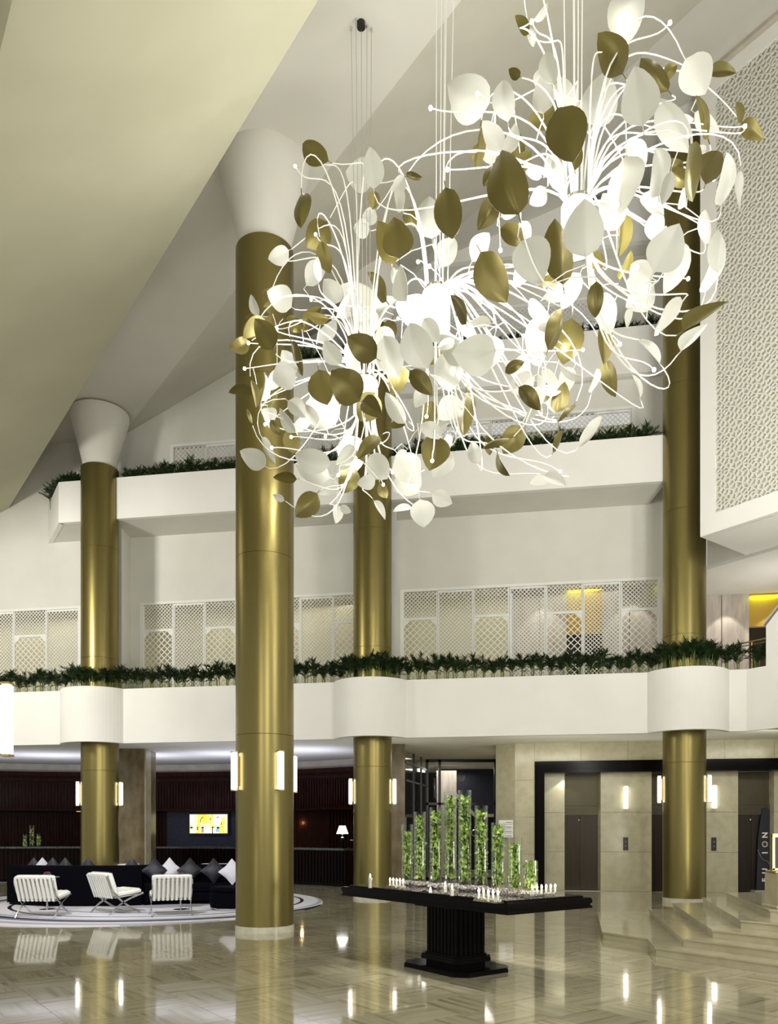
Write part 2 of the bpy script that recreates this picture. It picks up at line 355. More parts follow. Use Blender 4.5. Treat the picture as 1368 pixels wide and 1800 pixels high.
a = MB(); xprism(a, -22, -3.0, WB, WB+.2, 13.36, 16.5); struct('wall_gable', a, M['plaster'])
wall_with('wall_third', -3.2, 8.6, WB+1.1, 13.36, 17.3, [(a0, a1, 14.2, 16.3) for a0, a1 in win3])
a = MB(); xprism(a, -3, 9.5, WB+2.2, WB+2.4, 17.3, 23); xprism(a, -3.2, -3.0, WB, WB+2.4, 13.36, 18); struct('wall_top', a, M['plaster'])
# piers beside the columns at the first gallery
pr = MB()
for x0, x1 in ((-8.6, -7.42), (-.5, .2)): xprism(pr, x0, x1, WB-.75, WB, 5.44, 10.1)
xprism(pr, 6.98, 7.5, WB-1.0, WB, 5.44, 10.1)
struct('trim_1', pr, M['plaster'])
# corridors behind the lattices
lw = MB(); xprism(lw, -22, 3.55, 23.3, 23.4, 5.4, 8.8); struct('wall_lobby', lw, M['room'])
lw = MB(); xprism(lw, -22, 7.88, WB+.2, 23.4, 8.66, 8.75); struct('ceiling_lobby', lw, M['plaster'])
a = MB(); xprism(a, -9, 8, WB+2.2, WB+2.3, 10.2, 13.3); struct('wall_corridor', a, M['room'])
lm = thing('lobby_wall_cladding', 'veined grey stone cladding with gold panels along the first-floor elevator lobby', 'wall cladding', (3.6, 22.7, 5.44))
mar = [(3.6, 5.1), (6.09, 7.55), (8.55, 9.97), (11.05, 13)]
for x0, x1 in mar:
    hx = (x0+x1)/2
    for q0, q1 in ((x0, hx-.01), (hx+.01, x1)):
        a = MB(); xprism(a, q0, q1, 23.2, 23.35, 5.44, 8.66); wobj('stone_panel', a, M['marble_p'], lm)
for x0, x1 in ((5.1, 6.09), (7.55, 8.55), (9.97, 11.05)):
    a = MB(); xprism(a, x0, x1, 23.24, 23.35, 7.35, 8.66); wobj('gold_panel', a, M['gold_panel'], lm)
    hx = (x0+x1)/2
    for q0, q1 in ((x0, hx-.006), (hx+.006, x1)):
        a = MB(); xprism(a, q0, q1, 23.28, 23.35, 5.44, 7.33); wobj('door_leaf', a, M['door'], lm)
# lobby soffit to the right of the last column
a = MB(); q = [(7.9, yb(7.9, WB)), (8.47, 20.8)]
GX, GY0 = 8.0, 19.6
a.prism([(GX, GY0), (GX+.595*8, GY0-.804*8), (22, 13), (22, 26), (7.9, 24), (7.9, 19.7)], 8.26, 8.35); struct('ceiling_gallery', a, M['plaster'])
a = MB(); a.prism([(GX, GY0), (GX+.595*8, GY0-.804*8), (GX+.13+.595*8, GY0+.1-.804*8), (GX+.13, GY0+.1)], 8.35, 10.1); struct('wall_gallery', a, M['ceil'])

# ------------------------------------------------------------------ balconies
def lattice(mb, x0, x1, z0, z1, base, pitch, wd=.018, cut=0):
    """diagonal slats clipped to a rectangle, optional cut corners at the top"""
    w_, h_ = x1-x0, z1-z0; n = int((w_+h_)/pitch)+2
    def inside(u, v):
        if u < -1e-6 or u > w_+1e-6 or v < -1e-6 or v > h_+1e-6: return False
        return True
    for sgn in (1, -1):
        for k in range(-n, n+1):
            c = k*pitch*1.0
            # line v = sgn*u + c
            pts = []
            u0, v0 = 0, c; u1, v1 = w_, sgn*w_+c
            lo, hi = 0.0, 1.0; dv = v1-v0
            if abs(dv) > 1e-9:
                t0, t1 = (0-v0)/dv, (h_-v0)/dv
                if t0 > t1: t0, t1 = t1, t0
                lo, hi = max(lo, t0), min(hi, t1)
            if hi-lo < .02: continue
            A = (x0+w_*lo, v0+dv*lo); B = (x0+w_*hi, v0+dv*hi); off = 0 if sgn > 0 else .012
            pa = Vector((A[0], yb(A[0], base+off), z0+A[1])); pb = Vector((B[0], yb(B[0], base+off), z0+B[1]))
            mb.bar(pa, pb, wd, .012, (.161, .987, 0))
    if cut:
        for sx in (0, 1):
            cxx = x0 if sx == 0 else x1; d = cut if sx == 0 else -cut
            vs = [(cxx, yb(cxx, base-.004), z1), (cxx+d, yb(cxx+d, base-.004), z1), (cxx, yb(cxx, base-.004), z1-cut)]
            vs += [(x, y+.02, z) for x, y, z in vs]
            mb.add(vs, [(0, 1, 2), (5, 4, 3), (0, 3, 4, 1), (1, 4, 5, 2), (2, 5, 3, 0)])
def lattice_window(label, x0, x1, z0, z1, base, n, railfirst=True, rail_z=None, fine=.082):
    t = thing('lattice_screen', label, 'lattice screen', ((x0+x1)/2, yb((x0+x1)/2, base), z0), group='white lattice screens')
    fr = MB(); e = .07
    for a0, a1, c0, c1 in ((x0-e, x1+e, z1, z1+e), (x0-e, x0+.03, z0, z1), (x1-.03, x1+e, z0, z1), (x0-e, x1+e, z0-.02, z0+.05)):
        xprism(fr, a0, a1, base-.06, base+.05, c0, c1)
    wobj('frame', fr, M['lattice'], t)
    w_ = (x1-x0)/n
    for i in range(n):
        p0, p1 = x0+i*w_+.035, x0+(i+1)*w_-.035
        st = MB()
        for q0, q1 in ((p0-.03, p0), (p1, p1+.03)): xprism(st, q0, q1, base-.01, base+.04, z0+.05, z1)
        rail = (i % 2 == 0) == railfirst
        rz = rail_z if rail_z else z0+(z1-z0)*.73
        if rail: xprism(st, p0, p1, base-.01, base+.04, rz-.03, rz+.03)
        else: xprism(st, p0, p1, base-.01, base+.04, z1-.05, z1)
        f_ = wobj('panel_frame', st, M['lattice'], t)
        lt = MB()
        if rail:
            lattice(lt, p0, p1, rz+.03, z1, base+.01, fine); lattice(lt, p0, p1, z0+.05, rz-.03, base+.01, fine*1.65, .022, cut=.17)
        else: lattice(lt, p0, p1, z0+.05, z1-.05, base+.01, fine)
        wobj('lattice', lt, M['lattice'], t, kind='stuff')
    return t
lattice_window('white lattice screen on the lower gallery, left of the far left column', -14.2, -9.0, 5.45, 8.15, WB+.05, 5, False, fine=.105)
lattice_window('white lattice screen on the lower gallery, behind the tall near column', -7.06, -.62, 5.45, 8.15, WB+.05, 7, fine=.105)
lattice_window('white lattice screen on the lower gallery, right of the middle column', .37, 6.95, 5.45, 8.15, WB+.05, 7, fine=.105)
lattice_window('white lattice screen above the upper planter, left of the tall near column', -6.16, -1.2, 10.65, 12.6, WB+.05, 5, fine=.13)
lattice_window('white lattice screen above the upper planter, left of the far right column', .9, 6.3, 10.65, 12.6, WB+.05, 6, fine=.13)
lattice_window('white lattice screen on the third gallery behind the hanging leaves', -.6, 6.0, 14.2, 16.25, WB+1.15, 7, fine=.13)

COL = {'L': (-7.82, 21.08), '3': (-.42, 19.85), '4': (7.06, 18.63), '1': (-2.12, 13.3), 'N': (-4.06, 6.95)}
F1 = 19.37
def outline1(off=0):
    pts = [(-22, yb(-22, F1+off))]
    for k in 'L34':
        cx, cy = COL[k]; r = 1.0-off
        # direction along the face
        tx, ty = .987, -.161; nx, ny = -.161, -.987
        dist = (yb(cx, F1+off)-cy)*ny; hw = math.sqrt(max(r*r-dist*dist, .01))
        a0 = math.atan2(dist, -hw); a1 = math.atan2(dist, hw)
        for i in range(25):
            a_ = a0+(a1-a0)*i/24; lx, ln_ = r*math.cos(a_), r*math.sin(a_)
            pts.append((cx+tx*lx+nx*ln_, cy+ty*lx+ny*ln_))
        if k != '4':
            pass
    pts.append((8.27, yb(8.27, F1+off))); pts.append((8.27+.595*9, yb(8.27, F1+off)-.804*9))
    return pts
b1 = thing('balcony', 'lower white curved balcony band with three rounded bays', 'balcony', (0, 20, 4.0))
o1 = outline1(0); o2 = outline1(.14)
a = MB(); n = len(o1)
for i in range(n-1):
    p, q, r_, s_ = o1[i], o1[i+1], o2[i+1], o2[i]
    a.prism([p, q, r_, s_], 4.0, 5.43)
wobj('fascia', a, M['fascia'], b1, smooth=True)
a = MB()
a.prism([(-22, yb(-22, F1+.1))]+[p for p in o2[1:-1]]+[(8.6+.595*9, yb(8.27, F1)-.804*9), (22, 10), (22, 33), (-22, 33)], 4.15, 5.40)
wobj('slab', a, M['plaster'], b1)
F2 = 19.78
b2 = thing('balcony', 'upper white balcony band between the far left and far right columns', 'balcony', (0, 20, 10.09))
a = MB(); xprism(a, -7.62, 6.70, F2, F2+.14, 10.09, 11.2); a.prism([(-9.01, yb(-9.01, F2)), (-8.1, yb(-8.1, F2)), (-8.1, yb(-8.1, F2+.14)), (-8.95, yb(-8.95, F2+.14))], 10.09, 11.2)
a.prism([(-9.01, yb(-9.01, F2)), (-8.9, yb(-8.9, F2+.1)), (-9.82, yb(-9.8, WB)), (-9.96, yb(-9.96, WB))], 10.09, 11.2)
wobj('parapet', a, M['fascia'], b2)
a = MB(); a.prism([(-9.0, yb(-9.0, F2+.02)), (6.69, yb(6.69, F2+.02)), (6.69, yb(6.69, WB)), (-9.93, yb(-9.93, WB))], 10.1, 10.5)
wobj('slab', a, M['plaster'], b2)
a = MB(); a.prism([(7.3, 19.6), (22, 16), (22, 24), (7.3, 22)], 10.1, 10.4); struct('ceiling_side', a, M['ceil'])
b3 = thing('balcony', 'third balcony band high behind the hanging leaves', 'balcony', (2, 20, 13.36))
a = MB(); xprism(a, -3.0, 7.6, WB-.28, WB-.14, 13.36, 14.55); wobj('parapet', a, M['fascia'], b3)
a = MB(); xprism(a, -3.0, 7.6, WB-.14, WB+1.1, 13.36, 13.8); wobj('slab', a, M['plaster'], b3)
b4 = thing('balcony', 'topmost balcony band under the sloping ceiling', 'balcony', (3, 21, 17.3))
a = MB(); xprism(a, 0, 8.6, WB+.55, WB+.7, 17.3, 18.5); wobj('parapet', a, M['fascia'], b4)
a = MB(); xprism(a, 0, 8.6, WB+.7, WB+2.2, 17.3, 17.7); wobj('slab', a, M['plaster'], b4)
# stair parapet and brass rail at the right end of the lower balcony
sp = thing('stair_parapet', 'white sloping stair parapet at the right end of the lower balcony', 'parapet', (8.54, 17.65, 5.43))
def dline(s, off=0): return (8.27+.595*s+.804*off, yb(8.27, F1)-.804*s+.595*off)
vs = []
for off in (0, .14):
    for s_, z in ((.46, 5.43), (5, 5.43), (5, 10.6), (2.0, 8.0), (.46, 6.34)): vs.append((*dline(s_, off-.004), z))
a = MB().add(vs, [(0, 1, 2, 3, 4), (9, 8, 7, 6, 5), (0, 5, 6, 1), (1, 6, 7, 2), (2, 7, 8, 3), (3, 8, 9, 4), (4, 9, 5, 0)]); wobj('wall_panel', a, M['fascia'], sp)
a = MB().bar((*dline(.40, .07), 6.36), (*dline(2.0, .07), 8.04), .2, .05, (0, -.1, 1)); wobj('coping', a, M['beige_band'], sp)
rl = thing('handrail', 'brass stair handrail rising behind the palms at right', 'handrail', (8.6, 19.2, 5.43))
a = MB().tube([W(1282, 1136, 19.3), W(1352, 1121, 19.0)], .02); a.tube([W(1290, 1139, 19.3), W(1352, 1127, 19.0)], .012); wobj('rail', a, M['brass'], rl)
a = MB()
for px in (1322, 1350): p = W(px, 1129, 19.15); a.tube([p, (p.x, p.y, 5.43)], .02)
wobj('post', a, M['brass'], rl)

# ------------------------------------------------------------------ columns
SEAMS = [3.3, 6.3, 9.25, 12.2, 15.2]
def column(key, top, label, cap=1.4, rcap=.76):
    x, y = COL[key]; t = thing('column', label, 'column', (x, y, 0))
    obj('base_ring', MB().lathe([(.0, 0), (.5, 0), (.5, .10), (.47, .11), (.47, .13)], n=64), M['stone_base'], t, smooth=True)
    zs = [.1]+[s for s in SEAMS if s < top-1]+[top]
    for i in range(len(zs)-1):
        z0, z1 = zs[i]+.0015, zs[i+1]-.0015
        obj('shaft_section', MB().lathe([(.485, z0), (.49, z0+.004), (.49, z1-.004), (.485, z1)], n=96), M['gold'], t, smooth=True)
        if i: obj('joint', MB().cyl((0, 0, 0), .484, zs[i]-.01, zs[i]+.01, 48), M['gold'], t, smooth=True)
    if cap:
        prof = [(.40, top-.02), (.42, top), (.46, top+.2), (rcap-.03, top+cap*.86), (rcap, top+cap*.93), (rcap, top+cap)]
        obj('capital', MB().lathe(prof, n=64), M['ceil_band'], t, smooth=True)
    return t
column('1', 11.55, 'tall brass-clad round column standing nearest, its base beside the rug', 1.45)
column('L', 11.45, 'brass-clad round column at far left, behind the white armchairs', 1.5)
column('3', 14.4, 'brass-clad round column in the middle, behind the candle end of the black table', 1.4)
column('4', 17.9, 'brass-clad round column at right in front of the elevators', .95)
column('N', 9.3, 'brass-clad round column at the left picture edge carrying the large sconce', 0)

def sconce(key, ang, label, h=2.69, wall=None):
    if wall: x, y, rz = wall
    else:
        cx, cy = COL[key]; va = math.atan2(cx, cy); a_ = R(ang)-va; rr = .49
        x, y = cx+rr*math.sin(a_), cy-rr*math.cos(a_); rz = a_
    t = thing('wall_sconce', label, 'wall lamp', (x, y, h), rz)
    obj('backplate', MB().box((0, -.015, 0), (.05, .04, .5)), M['brass'], t)
    obj('glass_tube', MB().cham((0, -.075, 0), (.10, .08, .62), .012), M['lamp'], t)
    for z in (-.32, .32): obj('end_cap', MB().box((0, -.075, z), (.104, .084, .02)), M['brass'], t)
    return t
sconce('1', -63, 'lit white sconce on the left edge of the tall near column')
sconce('1', 27, 'lit white sconce on the front of the tall near column')
sconce('1', 117, 'lit white sconce peeping out on the right edge of the tall near column')
sconce('L', -95, 'lit white sconce on the left edge of the far left column')
sconce('L', 70, 'lit white sconce on the right side of the far left column')
sconce('3', -82, 'lit white sconce on the left side of the middle column')
sconce('3', 82, 'lit white sconce on the right side of the middle column')
sconce('4', -84, 'lit white sconce on the left side of the column by the elevators')
sconce('4', 84, 'lit white sconce on the right side of the column by the elevators')
ns = sconce('N', 60, 'large lit white sconce cut by the left picture edge')
ns.location.x += .085; obj('wall_arm', MB().box((0, .03, 0), (.05, .10, .1)), M['grey'], ns)

# ------------------------------------------------------------------ carved screen box at right
c0 = (6.87, 17.2); ZB, ZT = 8.18, 18.3
def sp_(s, o): return (c0[0]+.595*s+.804*o, c0[1]-.804*s+.595*o)
bx = thing('screen_box', 'white projecting bay with carved geometric star screen high at right', 'bay', (c0[0], c0[1], ZB))
a = MB(); a.prism([sp_(0, .13), sp_(9, .13), sp_(9, 1.9), sp_(0, 1.9)], ZB, ZT); wobj('bay_body', a, M['fascia'], bx)
a = MB(); fw = .36
for s0, s1, z0, z1 in ((0, fw, ZB, ZT), (9-fw, 9, ZB, ZT), (fw, 9-fw, ZB, ZB+.42), (fw, 9-fw, ZT-.5, ZT)): a.prism([sp_(s0, 0), sp_(s1, 0), sp_(s1, .14), sp_(s0, .14)], z0, z1)
wobj('frame', a, M['fascia'], bx)
a = MB(); a.prism([sp_(0, -.12), sp_(9, -.12), sp_(9, 0), sp_(0, 0)], ZT-.16, ZT); wobj('cornice', a, M['beige_band'], bx)
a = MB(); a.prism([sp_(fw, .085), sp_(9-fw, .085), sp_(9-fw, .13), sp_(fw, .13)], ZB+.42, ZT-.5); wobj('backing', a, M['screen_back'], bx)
# star pattern unit: cells of a point set, edges become raised bars
UW, UH = .60, .66
seeds = [(.15, .165)]+[(.15+.078*math.cos(R(60*k+30)), .165+.078*math.sin(R(60*k+30))) for k in range(6)]
seeds += [(.07, .36), (.23, .36), (.15, .42), (.06, .50), (.24, .50), (.15, .555), (.03, .27), (.27, .27), (.03, .06), (.27, .06), (.05, .62), (.25, .62)]
seeds += [(.45+.115*math.cos(R(60*k)), .33+.125*math.sin(R(60*k))) for k in range(6)]+[(.45, .33), (.45, .06), (.45, .60), (.37, .0), (.53, .0), (.345, .13), (.555, .13), (.345, .53), (.555, .53)]
allp = [(x+i*UW, y+j*UH) for i in (-1, 0, 1) for j in (-1, 0, 1) for x, y in seeds]
segs = set(); unit = MB(); n_ = (-.804, -.595, 0)
def cell(p):
    poly = [(p[0]-.2, p[1]-.2), (p[0]+.2, p[1]-.2), (p[0]+.2, p[1]+.2), (p[0]-.2, p[1]+.2)]
    for q in allp:
        dx, dy = q[0]-p[0], q[1]-p[1]; dd = dx*dx+dy*dy
        if dd < 1e-9 or dd > .16: continue
        mx_, my_ = (p[0]+q[0])/2, (p[1]+q[1])/2; new = []
        for i in range(len(poly)):
            A, B = poly[i], poly[(i+1) % len(poly)]
            fa = (A[0]-mx_)*dx+(A[1]-my_)*dy; fb_ = (B[0]-mx_)*dx+(B[1]-my_)*dy
            if fa <= 0: new.append(A)
            if (fa < 0 < fb_) or (fb_ < 0 < fa): t_ = fa/(fa-fb_); new.append((A[0]+(B[0]-A[0])*t_, A[1]+(B[1]-A[1])*t_))
        poly = new
    return poly
for p in seeds:
    poly = cell(p)
    for i in range(len(poly)):
        A, B = poly[i], poly[(i+1) % len(poly)]; k1 = (round((A[0]+B[0])/2, 3), round((A[1]+B[1])/2, 3))
        if math.dist(A, B) < .012: continue
        kk = (round(k1[0] % UW, 3), round(k1[1] % UH, 3))
        if kk in segs: continue
        segs.add(kk)
        unit.bar((A[0]*.595, -A[0]*.804, A[1]), (B[0]*.595, -B[0]*.804, B[1]), .025, .065, n_)
first = None
for i in range(7):
    for j in range(14):
        x, y = sp_(fw+i*UW, .084)
        if first is None: o = first = obj('screen_tile', unit, M['screen'], bx)
        else: o = first.copy(); C.objects.link(o)
        o.location = (x-c0[0], y-c0[1], .42+j*UH)

# ------------------------------------------------------------------ elevator wall
EW = 22.45
ew = thing('elevator_wall_cladding', 'beige polished stone wall around the elevators', 'wall cladding', (6, 21.5, 0))
def xpanels(parent, x0, x1, base, th, z0, z1, nx, nz, m, name='stone_panel'):
    for i in range(nx):
        for j in range(nz):
            a = MB(); xprism(a, x0+(x1-x0)*i/nx+.003, x0+(x1-x0)*(i+1)/nx-.003, base, base+th, z0+(z1-z0)*j/nz+.003, z0+(z1-z0)*(j+1)/nz-.003)
            wobj(name, a, m, parent)
X0 = 4.07   # outer edge of the portal
xpanels(ew, 3.53, X0, EW, .3, 0, 4.15, 1, 4, M['marble'])
xpanels(ew, X0, 14, EW, .3, 3.63, 4.15, 8, 1, M['marble'])
a = MB(); a.prism([(3.05, 22.25), (3.53, yb(3.53, EW)), (3.53, yb(3.53, EW)+.3), (3.15, 22.5)], 0, 4.15); wobj('stone_panel', a, M['marble'], ew)
a = MB(); a.prism([(3.05, 22.25), (3.15, 22.3), (3.85, 26.8), (3.75, 26.8)], 0, 4.15); wobj('side_wall', a, M['marble'], ew)
pt = thing('portal_frame', 'wide black lacquered portal frame around the elevator bays', 'portal', (X0, 21.7, 0))
a = MB(); xprism(a, X0, X0+.26, EW-.05, EW+.35, 0, 3.63); wobj('jamb', a, M['black'], pt)
a = MB(); xprism(a, X0+.06, X0+.14, EW-.08, EW-.05, 0, 3.57); wobj('moulding', a, M['black'], pt)
a = MB(); xprism(a, X0+.26, 14, EW-.05, EW+.35, 3.31, 3.63); wobj('header', a, M['black'], pt)
a = MB(); xprism(a, X0+.26, 14, EW-.08, EW-.05, 3.42, 3.52); wobj('moulding', a, M['black'], pt)
PW = EW+.36; DW = PW+.3
def X_at(px, base): k = (px-CX)/F; return k*base/(1+SL*k)
piers = [(X0+.26, X_at(993, PW)), (X_at(1056, PW), X_at(1146, PW)), (X_at(1204, PW), X_at(1298, PW)), (X_at(1361, PW), 14)]
for k, (x0, x1) in enumerate(piers):
    nx = 1 if x1-x0 < 1 else 2
    xpanels(ew, x0, x1, PW, .7, 0, 3.31, 1, 3, M['marble'])
els = [(piers[i][1], piers[i+1][0]) for i in range(3)]
elab = ['bronze elevator doors nearest the black portal jamb', 'bronze elevator doors half hidden behind the right brass column', 'bronze elevator doors behind the black standing banner']
for (x0, x1), lb in zip(els, elab):
    t = thing('elevator', lb, 'elevator', ((x0+x1)/2, yb((x0+x1)/2, DW), 0)); h = (x0+x1)/2
    for q0, q1 in ((x0, h-.004), (h+.004, x1)):
        a = MB(); xprism(a, q0, q1, DW, DW+.05, .01, 2.13); wobj('door_panel', a, M['door'], t)
    a = MB(); xprism(a, x0, x1, DW-.06, DW+.05, 2.14, 2.40); wobj('lintel', a, M['door2'], t)
    a = MB(); xprism(a, x0, x1, DW-.02, DW+.05, 2.41, 3.31); wobj('transom_panel', a, M['door2'], t)
    a = MB(); xprism(a, x0, x1, DW-.3, DW+.05, -.001, .008); wobj('sill', a, M['chrome'], t)
    a = MB(); p = (x0+.62*(h-x0)+.15, 2.0); a.lathe([(.0, 0), (.018, 0), (.018, .01), (0, .01)], (p[0], yb(p[0], DW)-.012, p[1]), 10, False, Matrix.Rotation(R(90), 3, 'X')); wobj('indicator', a, M['chrome'], t)
a = MB(); xprism(a, X0, 14, DW+.05, DW+.2, 0, 4.15); struct('wall_elevator', a, M['ceil'])
for px, lb in ((1100, 'first stone pier'), (1255, 'stone pier right of the brass column')):
    x = X_at(px, PW); sconce(None, 0, 'lit white sconce on the %s between the elevators' % lb, 2.62, (x, yb(x, PW), -math.atan(SL)))
    t = thing('call_panel', 'dark elevator call panel on the %s' % lb, 'call panel', (x, yb(x, PW), 1.33), -math.atan(SL))
    obj('plate', MB().cham((0, -.012, 0), (.13, .024, .36), .006), M['black_frame'], t)
    for z in (-.06, .06): obj('button', MB().lathe([(.02, 0), (.02, .012)], (0, -.024, z), 12, True, Matrix.Rotation(R(90), 3, 'X')), M['grey'], t)

# directory sign on the stone corner
sg = thing('directory_sign', 'white directory board with black lettering on the stone corner', 'sign', (3.15, 22.02, 2.0), -.75)
p = W(890, 1457, 22.0); sg.location = (p.x, 21.95, p.z-.24); sg.rotation_euler = (0, 0, -.163)
obj('board', MB().cham((0, 0, .24), (.43, .025, .49), .005), M['white'], sg)
for k, z in enumerate((.42, .365, .29, .24, .165, .115, .04)):
    a = MB(); x = -.02
    while x < .14: w_ = rnd.uniform(.012, .03); a.box((x+w_/2, -.0135, z), (w_, .003, .022 if k % 2 == 0 else .012)); x += w_+.008
    obj('lettering', a, M['ink'], sg)
for z in (.395, .27, .14): obj('arrow', MB().box((.18, -.0135, z), (.014, .003, .014), ry=.78), M['ink'], sg)

# ------------------------------------------------------------------ entrance glazing
ge = thing('glazed_entrance', 'black framed glass entrance wall behind the green vases', 'glass wall', (2.3, 26.8, 0))
GY = 26.8
def gx(px, Y=GY): return (px-CX)/F*Y
a = MB()
for x in (gx(751), gx(773), gx(871)): a.box((x, GY, 2.07), (.09, .1, 4.14))
a.box(((gx(751)+gx(871))/2, GY, 4.1), (2.4, .1, .1)); a.box(((gx(751)+gx(871))/2, GY, 2.62), (2.4, .1, .08)); a.box(((gx(751)+gx(871))/2, GY, .05), (2.4, .1, .1))
a.box((gx(826), GY, 1.3), (.07, .1, 2.6)); wobj('frame', a, M['black_frame'], ge)
for x0, x1, z0, z1 in ((751, 773, .1, 2.6), (773, 826, .1, 2.6), (826, 871, .1, 2.6), (751, 773, 2.66, 4.05), (773, 871, 2.66, 4.05)):
    a = MB(); a.box(((gx(x0)+gx(x1))/2, GY, (z0+z1)/2), (gx(x1)-gx(x0)-.09, .012, z1-z0)); wobj('pane', a, M['glass'], ge)
for px in (819, 834): wobj('door_handle', MB().lathe([(.10, -.012), (.12, 0), (.10, .012), (.09, 0), (.10, -.012)], (gx(px), GY-.09, 1.62), 20, False, Matrix.Rotation(R(90), 3, 'X')), M['chrome'], ge)
sg2 = thing('side_glazing', 'angled glass side wall with black posts beside the brown stone pier', 'glass wall', (1.0, 25, 0))
A, B = Vector((.5, 23.6, 0)), Vector((gx(751), GY, 0))
a = MB()
for t_ in (.35, .7): q = A.lerp(B, t_); a.box((q.x, q.y, 2.07), (.05, .05, 4.14))
for z in (3.2, 3.75): a.bar((A.x, A.y, z), (B.x, B.y, z), .05, .05, (0, 0, 1))
wobj('frame', a, M['black_frame'], sg2)
a = MB(); a.prism([(A.x, A.y), (B.x, B.y), (B.x-.01, B.y+.02), (A.x-.01, A.y+.02)], .02, 4.12); wobj('pane', a, M['glass'], sg2)
# rooms behind
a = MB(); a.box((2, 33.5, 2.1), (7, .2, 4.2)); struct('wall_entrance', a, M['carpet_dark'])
a = MB(); a.box((-.6, 28.5, 2.07), (.3, 10, 4.14)); struct('wall_corridor_side', a, M['marble'])
a = MB(); a.box((gx(785, 30), 30, 2.0), (.75, .3, 4.0)); struct('wall_entrance_pier', a, M['marble_p'])
es = thing('escalator', 'dark escalator side rising beyond the glass entrance', 'escalator', (3, 30, 0))
a = MB(); a.add([(1.9, 31.0, 4.17), (3.4, 31.0, 2.3), (4.6, 31.0, 2.3), (4.6, 31.0, 4.17), (1.9, 31.2, 4.17), (3.4, 31.2, 2.3), (4.6, 31.2, 2.3), (4.6, 31.2, 4.17)], [(0, 1, 2, 3), (7, 6, 5, 4), (0, 4, 5, 1), (1, 5, 6, 2), (2, 6, 7, 3), (3, 7, 4, 0)]); wobj('balustrade', a, M['navy'], es)
a = MB().bar((1.9, 30.95, 3.95), (3.4, 30.95, 2.3), .12, .08, (0, -1, 0)); a.bar((3.4, 30.95, 2.3), (4.6, 30.95, 2.3), .12, .08, (0, -1, 0)); wobj('handrail', a, M['beige_band'], es)

# brown stone piers
for x0, x1, y0, lb in ((-8.3, -7.33, 23.3, 'brown stone pier right behind the far left column'), (-.75, .45, 22.0, 'brown stone pier behind the middle column')):
    t = thing('stone_pier', lb, 'pier', ((x0+x1)/2, y0, 0))
    for j in range(4): a = MB().box(((x0+x1)/2, y0+.6, 4.15*(j+.5)/4), (x1-x0, 1.2, 4.15/4-.006)); wobj('stone_block', a, M['marble_d'], t)
    a = MB().box(((x0+x1)/2, y0+.6, 2.07), (x1-x0-.02, 1.18, 4.14)); wobj('core', a, M['marble_d'], t)
    if x0 < -5: a = MB().box((x1+.02, y0+.3, 2.07), (.05, .5, 4.13)); wobj('pale_side_face', a, M['step'], t)  # side face of the pier, coloured paler than its stone

# ------------------------------------------------------------------ reception
RC = (-9.5, 14.0)
def ap(Rr, a_): return (RC[0]+Rr*math.sin(a_), RC[1]+Rr*math.cos(a_))
def arc(mb, r0, r1, z0, z1, a0=-40, a1=36, n=60):
    A_ = [R(a0+(a1-a0)*i/n) for i in range(n+1)]; vs = []
    for t_ in A_: vs += [(*ap(r0, t_), z0), (*ap(r1, t_), z0), (*ap(r1, t_), z1), (*ap(r0, t_), z1)]
    fs = []
    for i in range(n):
        k = i*4
        for a_, b_ in ((0, 1), (1, 2), (2, 3), (3, 0)): fs.append((k+a_, k+b_, k+4+b_, k+4+a_))
    fs += [(3, 2, 1, 0), (4*n, 4*n+1, 4*n+2, 4*n+3)]
    return mb.add(vs, fs)
def ribs(mb, r, z0, z1, a0, a1, step, w_=.05, d=.04):
    n = int(R(a1-a0)*r/step)
    for i in range(n+1):
        t_ = R(a0)+R(a1-a0)*i/n; x, y = ap(r-d/2, t_); mb.box((x, y, (z0+z1)/2), (w_, d, z1-z0), -t_)
    return mb
bw = struct('wall_reception', arc(MB(), 15.3, 15.5, 0, 4.3), M['wood'])
a = MB(); arc(a, 14.9, 15.3, 3.83, 4.14); struct('trim_2', a, M['beige_band'])
bk = thing('wood_bulkhead', 'dark ribbed wooden bulkhead curving over the reception niches', 'wall panelling', (-9.5, 28.5, 2.42))
wobj('panel', arc(MB(), 14.75, 15.3, 2.42, 3.83), M['wood'], bk, smooth=True)
wobj('slats', ribs(MB(), 14.75, 2.5, 3.45, -40, 36, .11), M['wood'], bk, kind='stuff')
a = arc(MB(), 14.6, 14.75, 3.5, 3.6); arc(a, 14.55, 14.75, 3.68, 3.83); wobj('cornice', a, M['wood'], bk)
nw = thing('niche_panelling', 'dark ribbed wooden wall behind the reception desk', 'wall panelling', (-9.5, 29.2, 0))
wobj('slats', ribs(MB(), 15.3, 0, 2.42, -40, 3.5, .11), M['wood'], nw, kind='stuff')
wobj('slats', ribs(MB(), 15.3, 0, 2.42, 29, 36, .13, .07, .05), M['wood'], nw, kind='stuff')
wobj('navy_panel', arc(MB(), 15.2, 15.3, 1.0, 2.42, 4.5, 22, 20), M['navy'], nw)
wobj('downlight_strip', arc(MB(), 15.05, 15.2, 2.40, 2.42, -8, -2.5, 8), mat('niche_light', (.5, .3, .2), emit=(1, .5, .3), estr=1.2), nw)
dk = thing('reception_desk', 'long curved dark ribbed reception desk with green granite top', 'desk', (-9.5, 26.5, 0))
wobj('desk_body', arc(MB(), 12.5, 13.2, .08, 1.10, -27, 41), M['wood'], dk)
wobj('plinth', arc(MB(), 12.55, 13.1, 0, .08, -27, 41), M['black'], dk)
wobj('front_slats', ribs(MB(), 12.5, .1, 1.06, -27, 41, .13, .07, .045), M['black'], dk, kind='stuff')
wobj('granite_top', arc(MB(), 12.4, 13.35, 1.10, 1.16, -27, 41), M['granite'], dk)
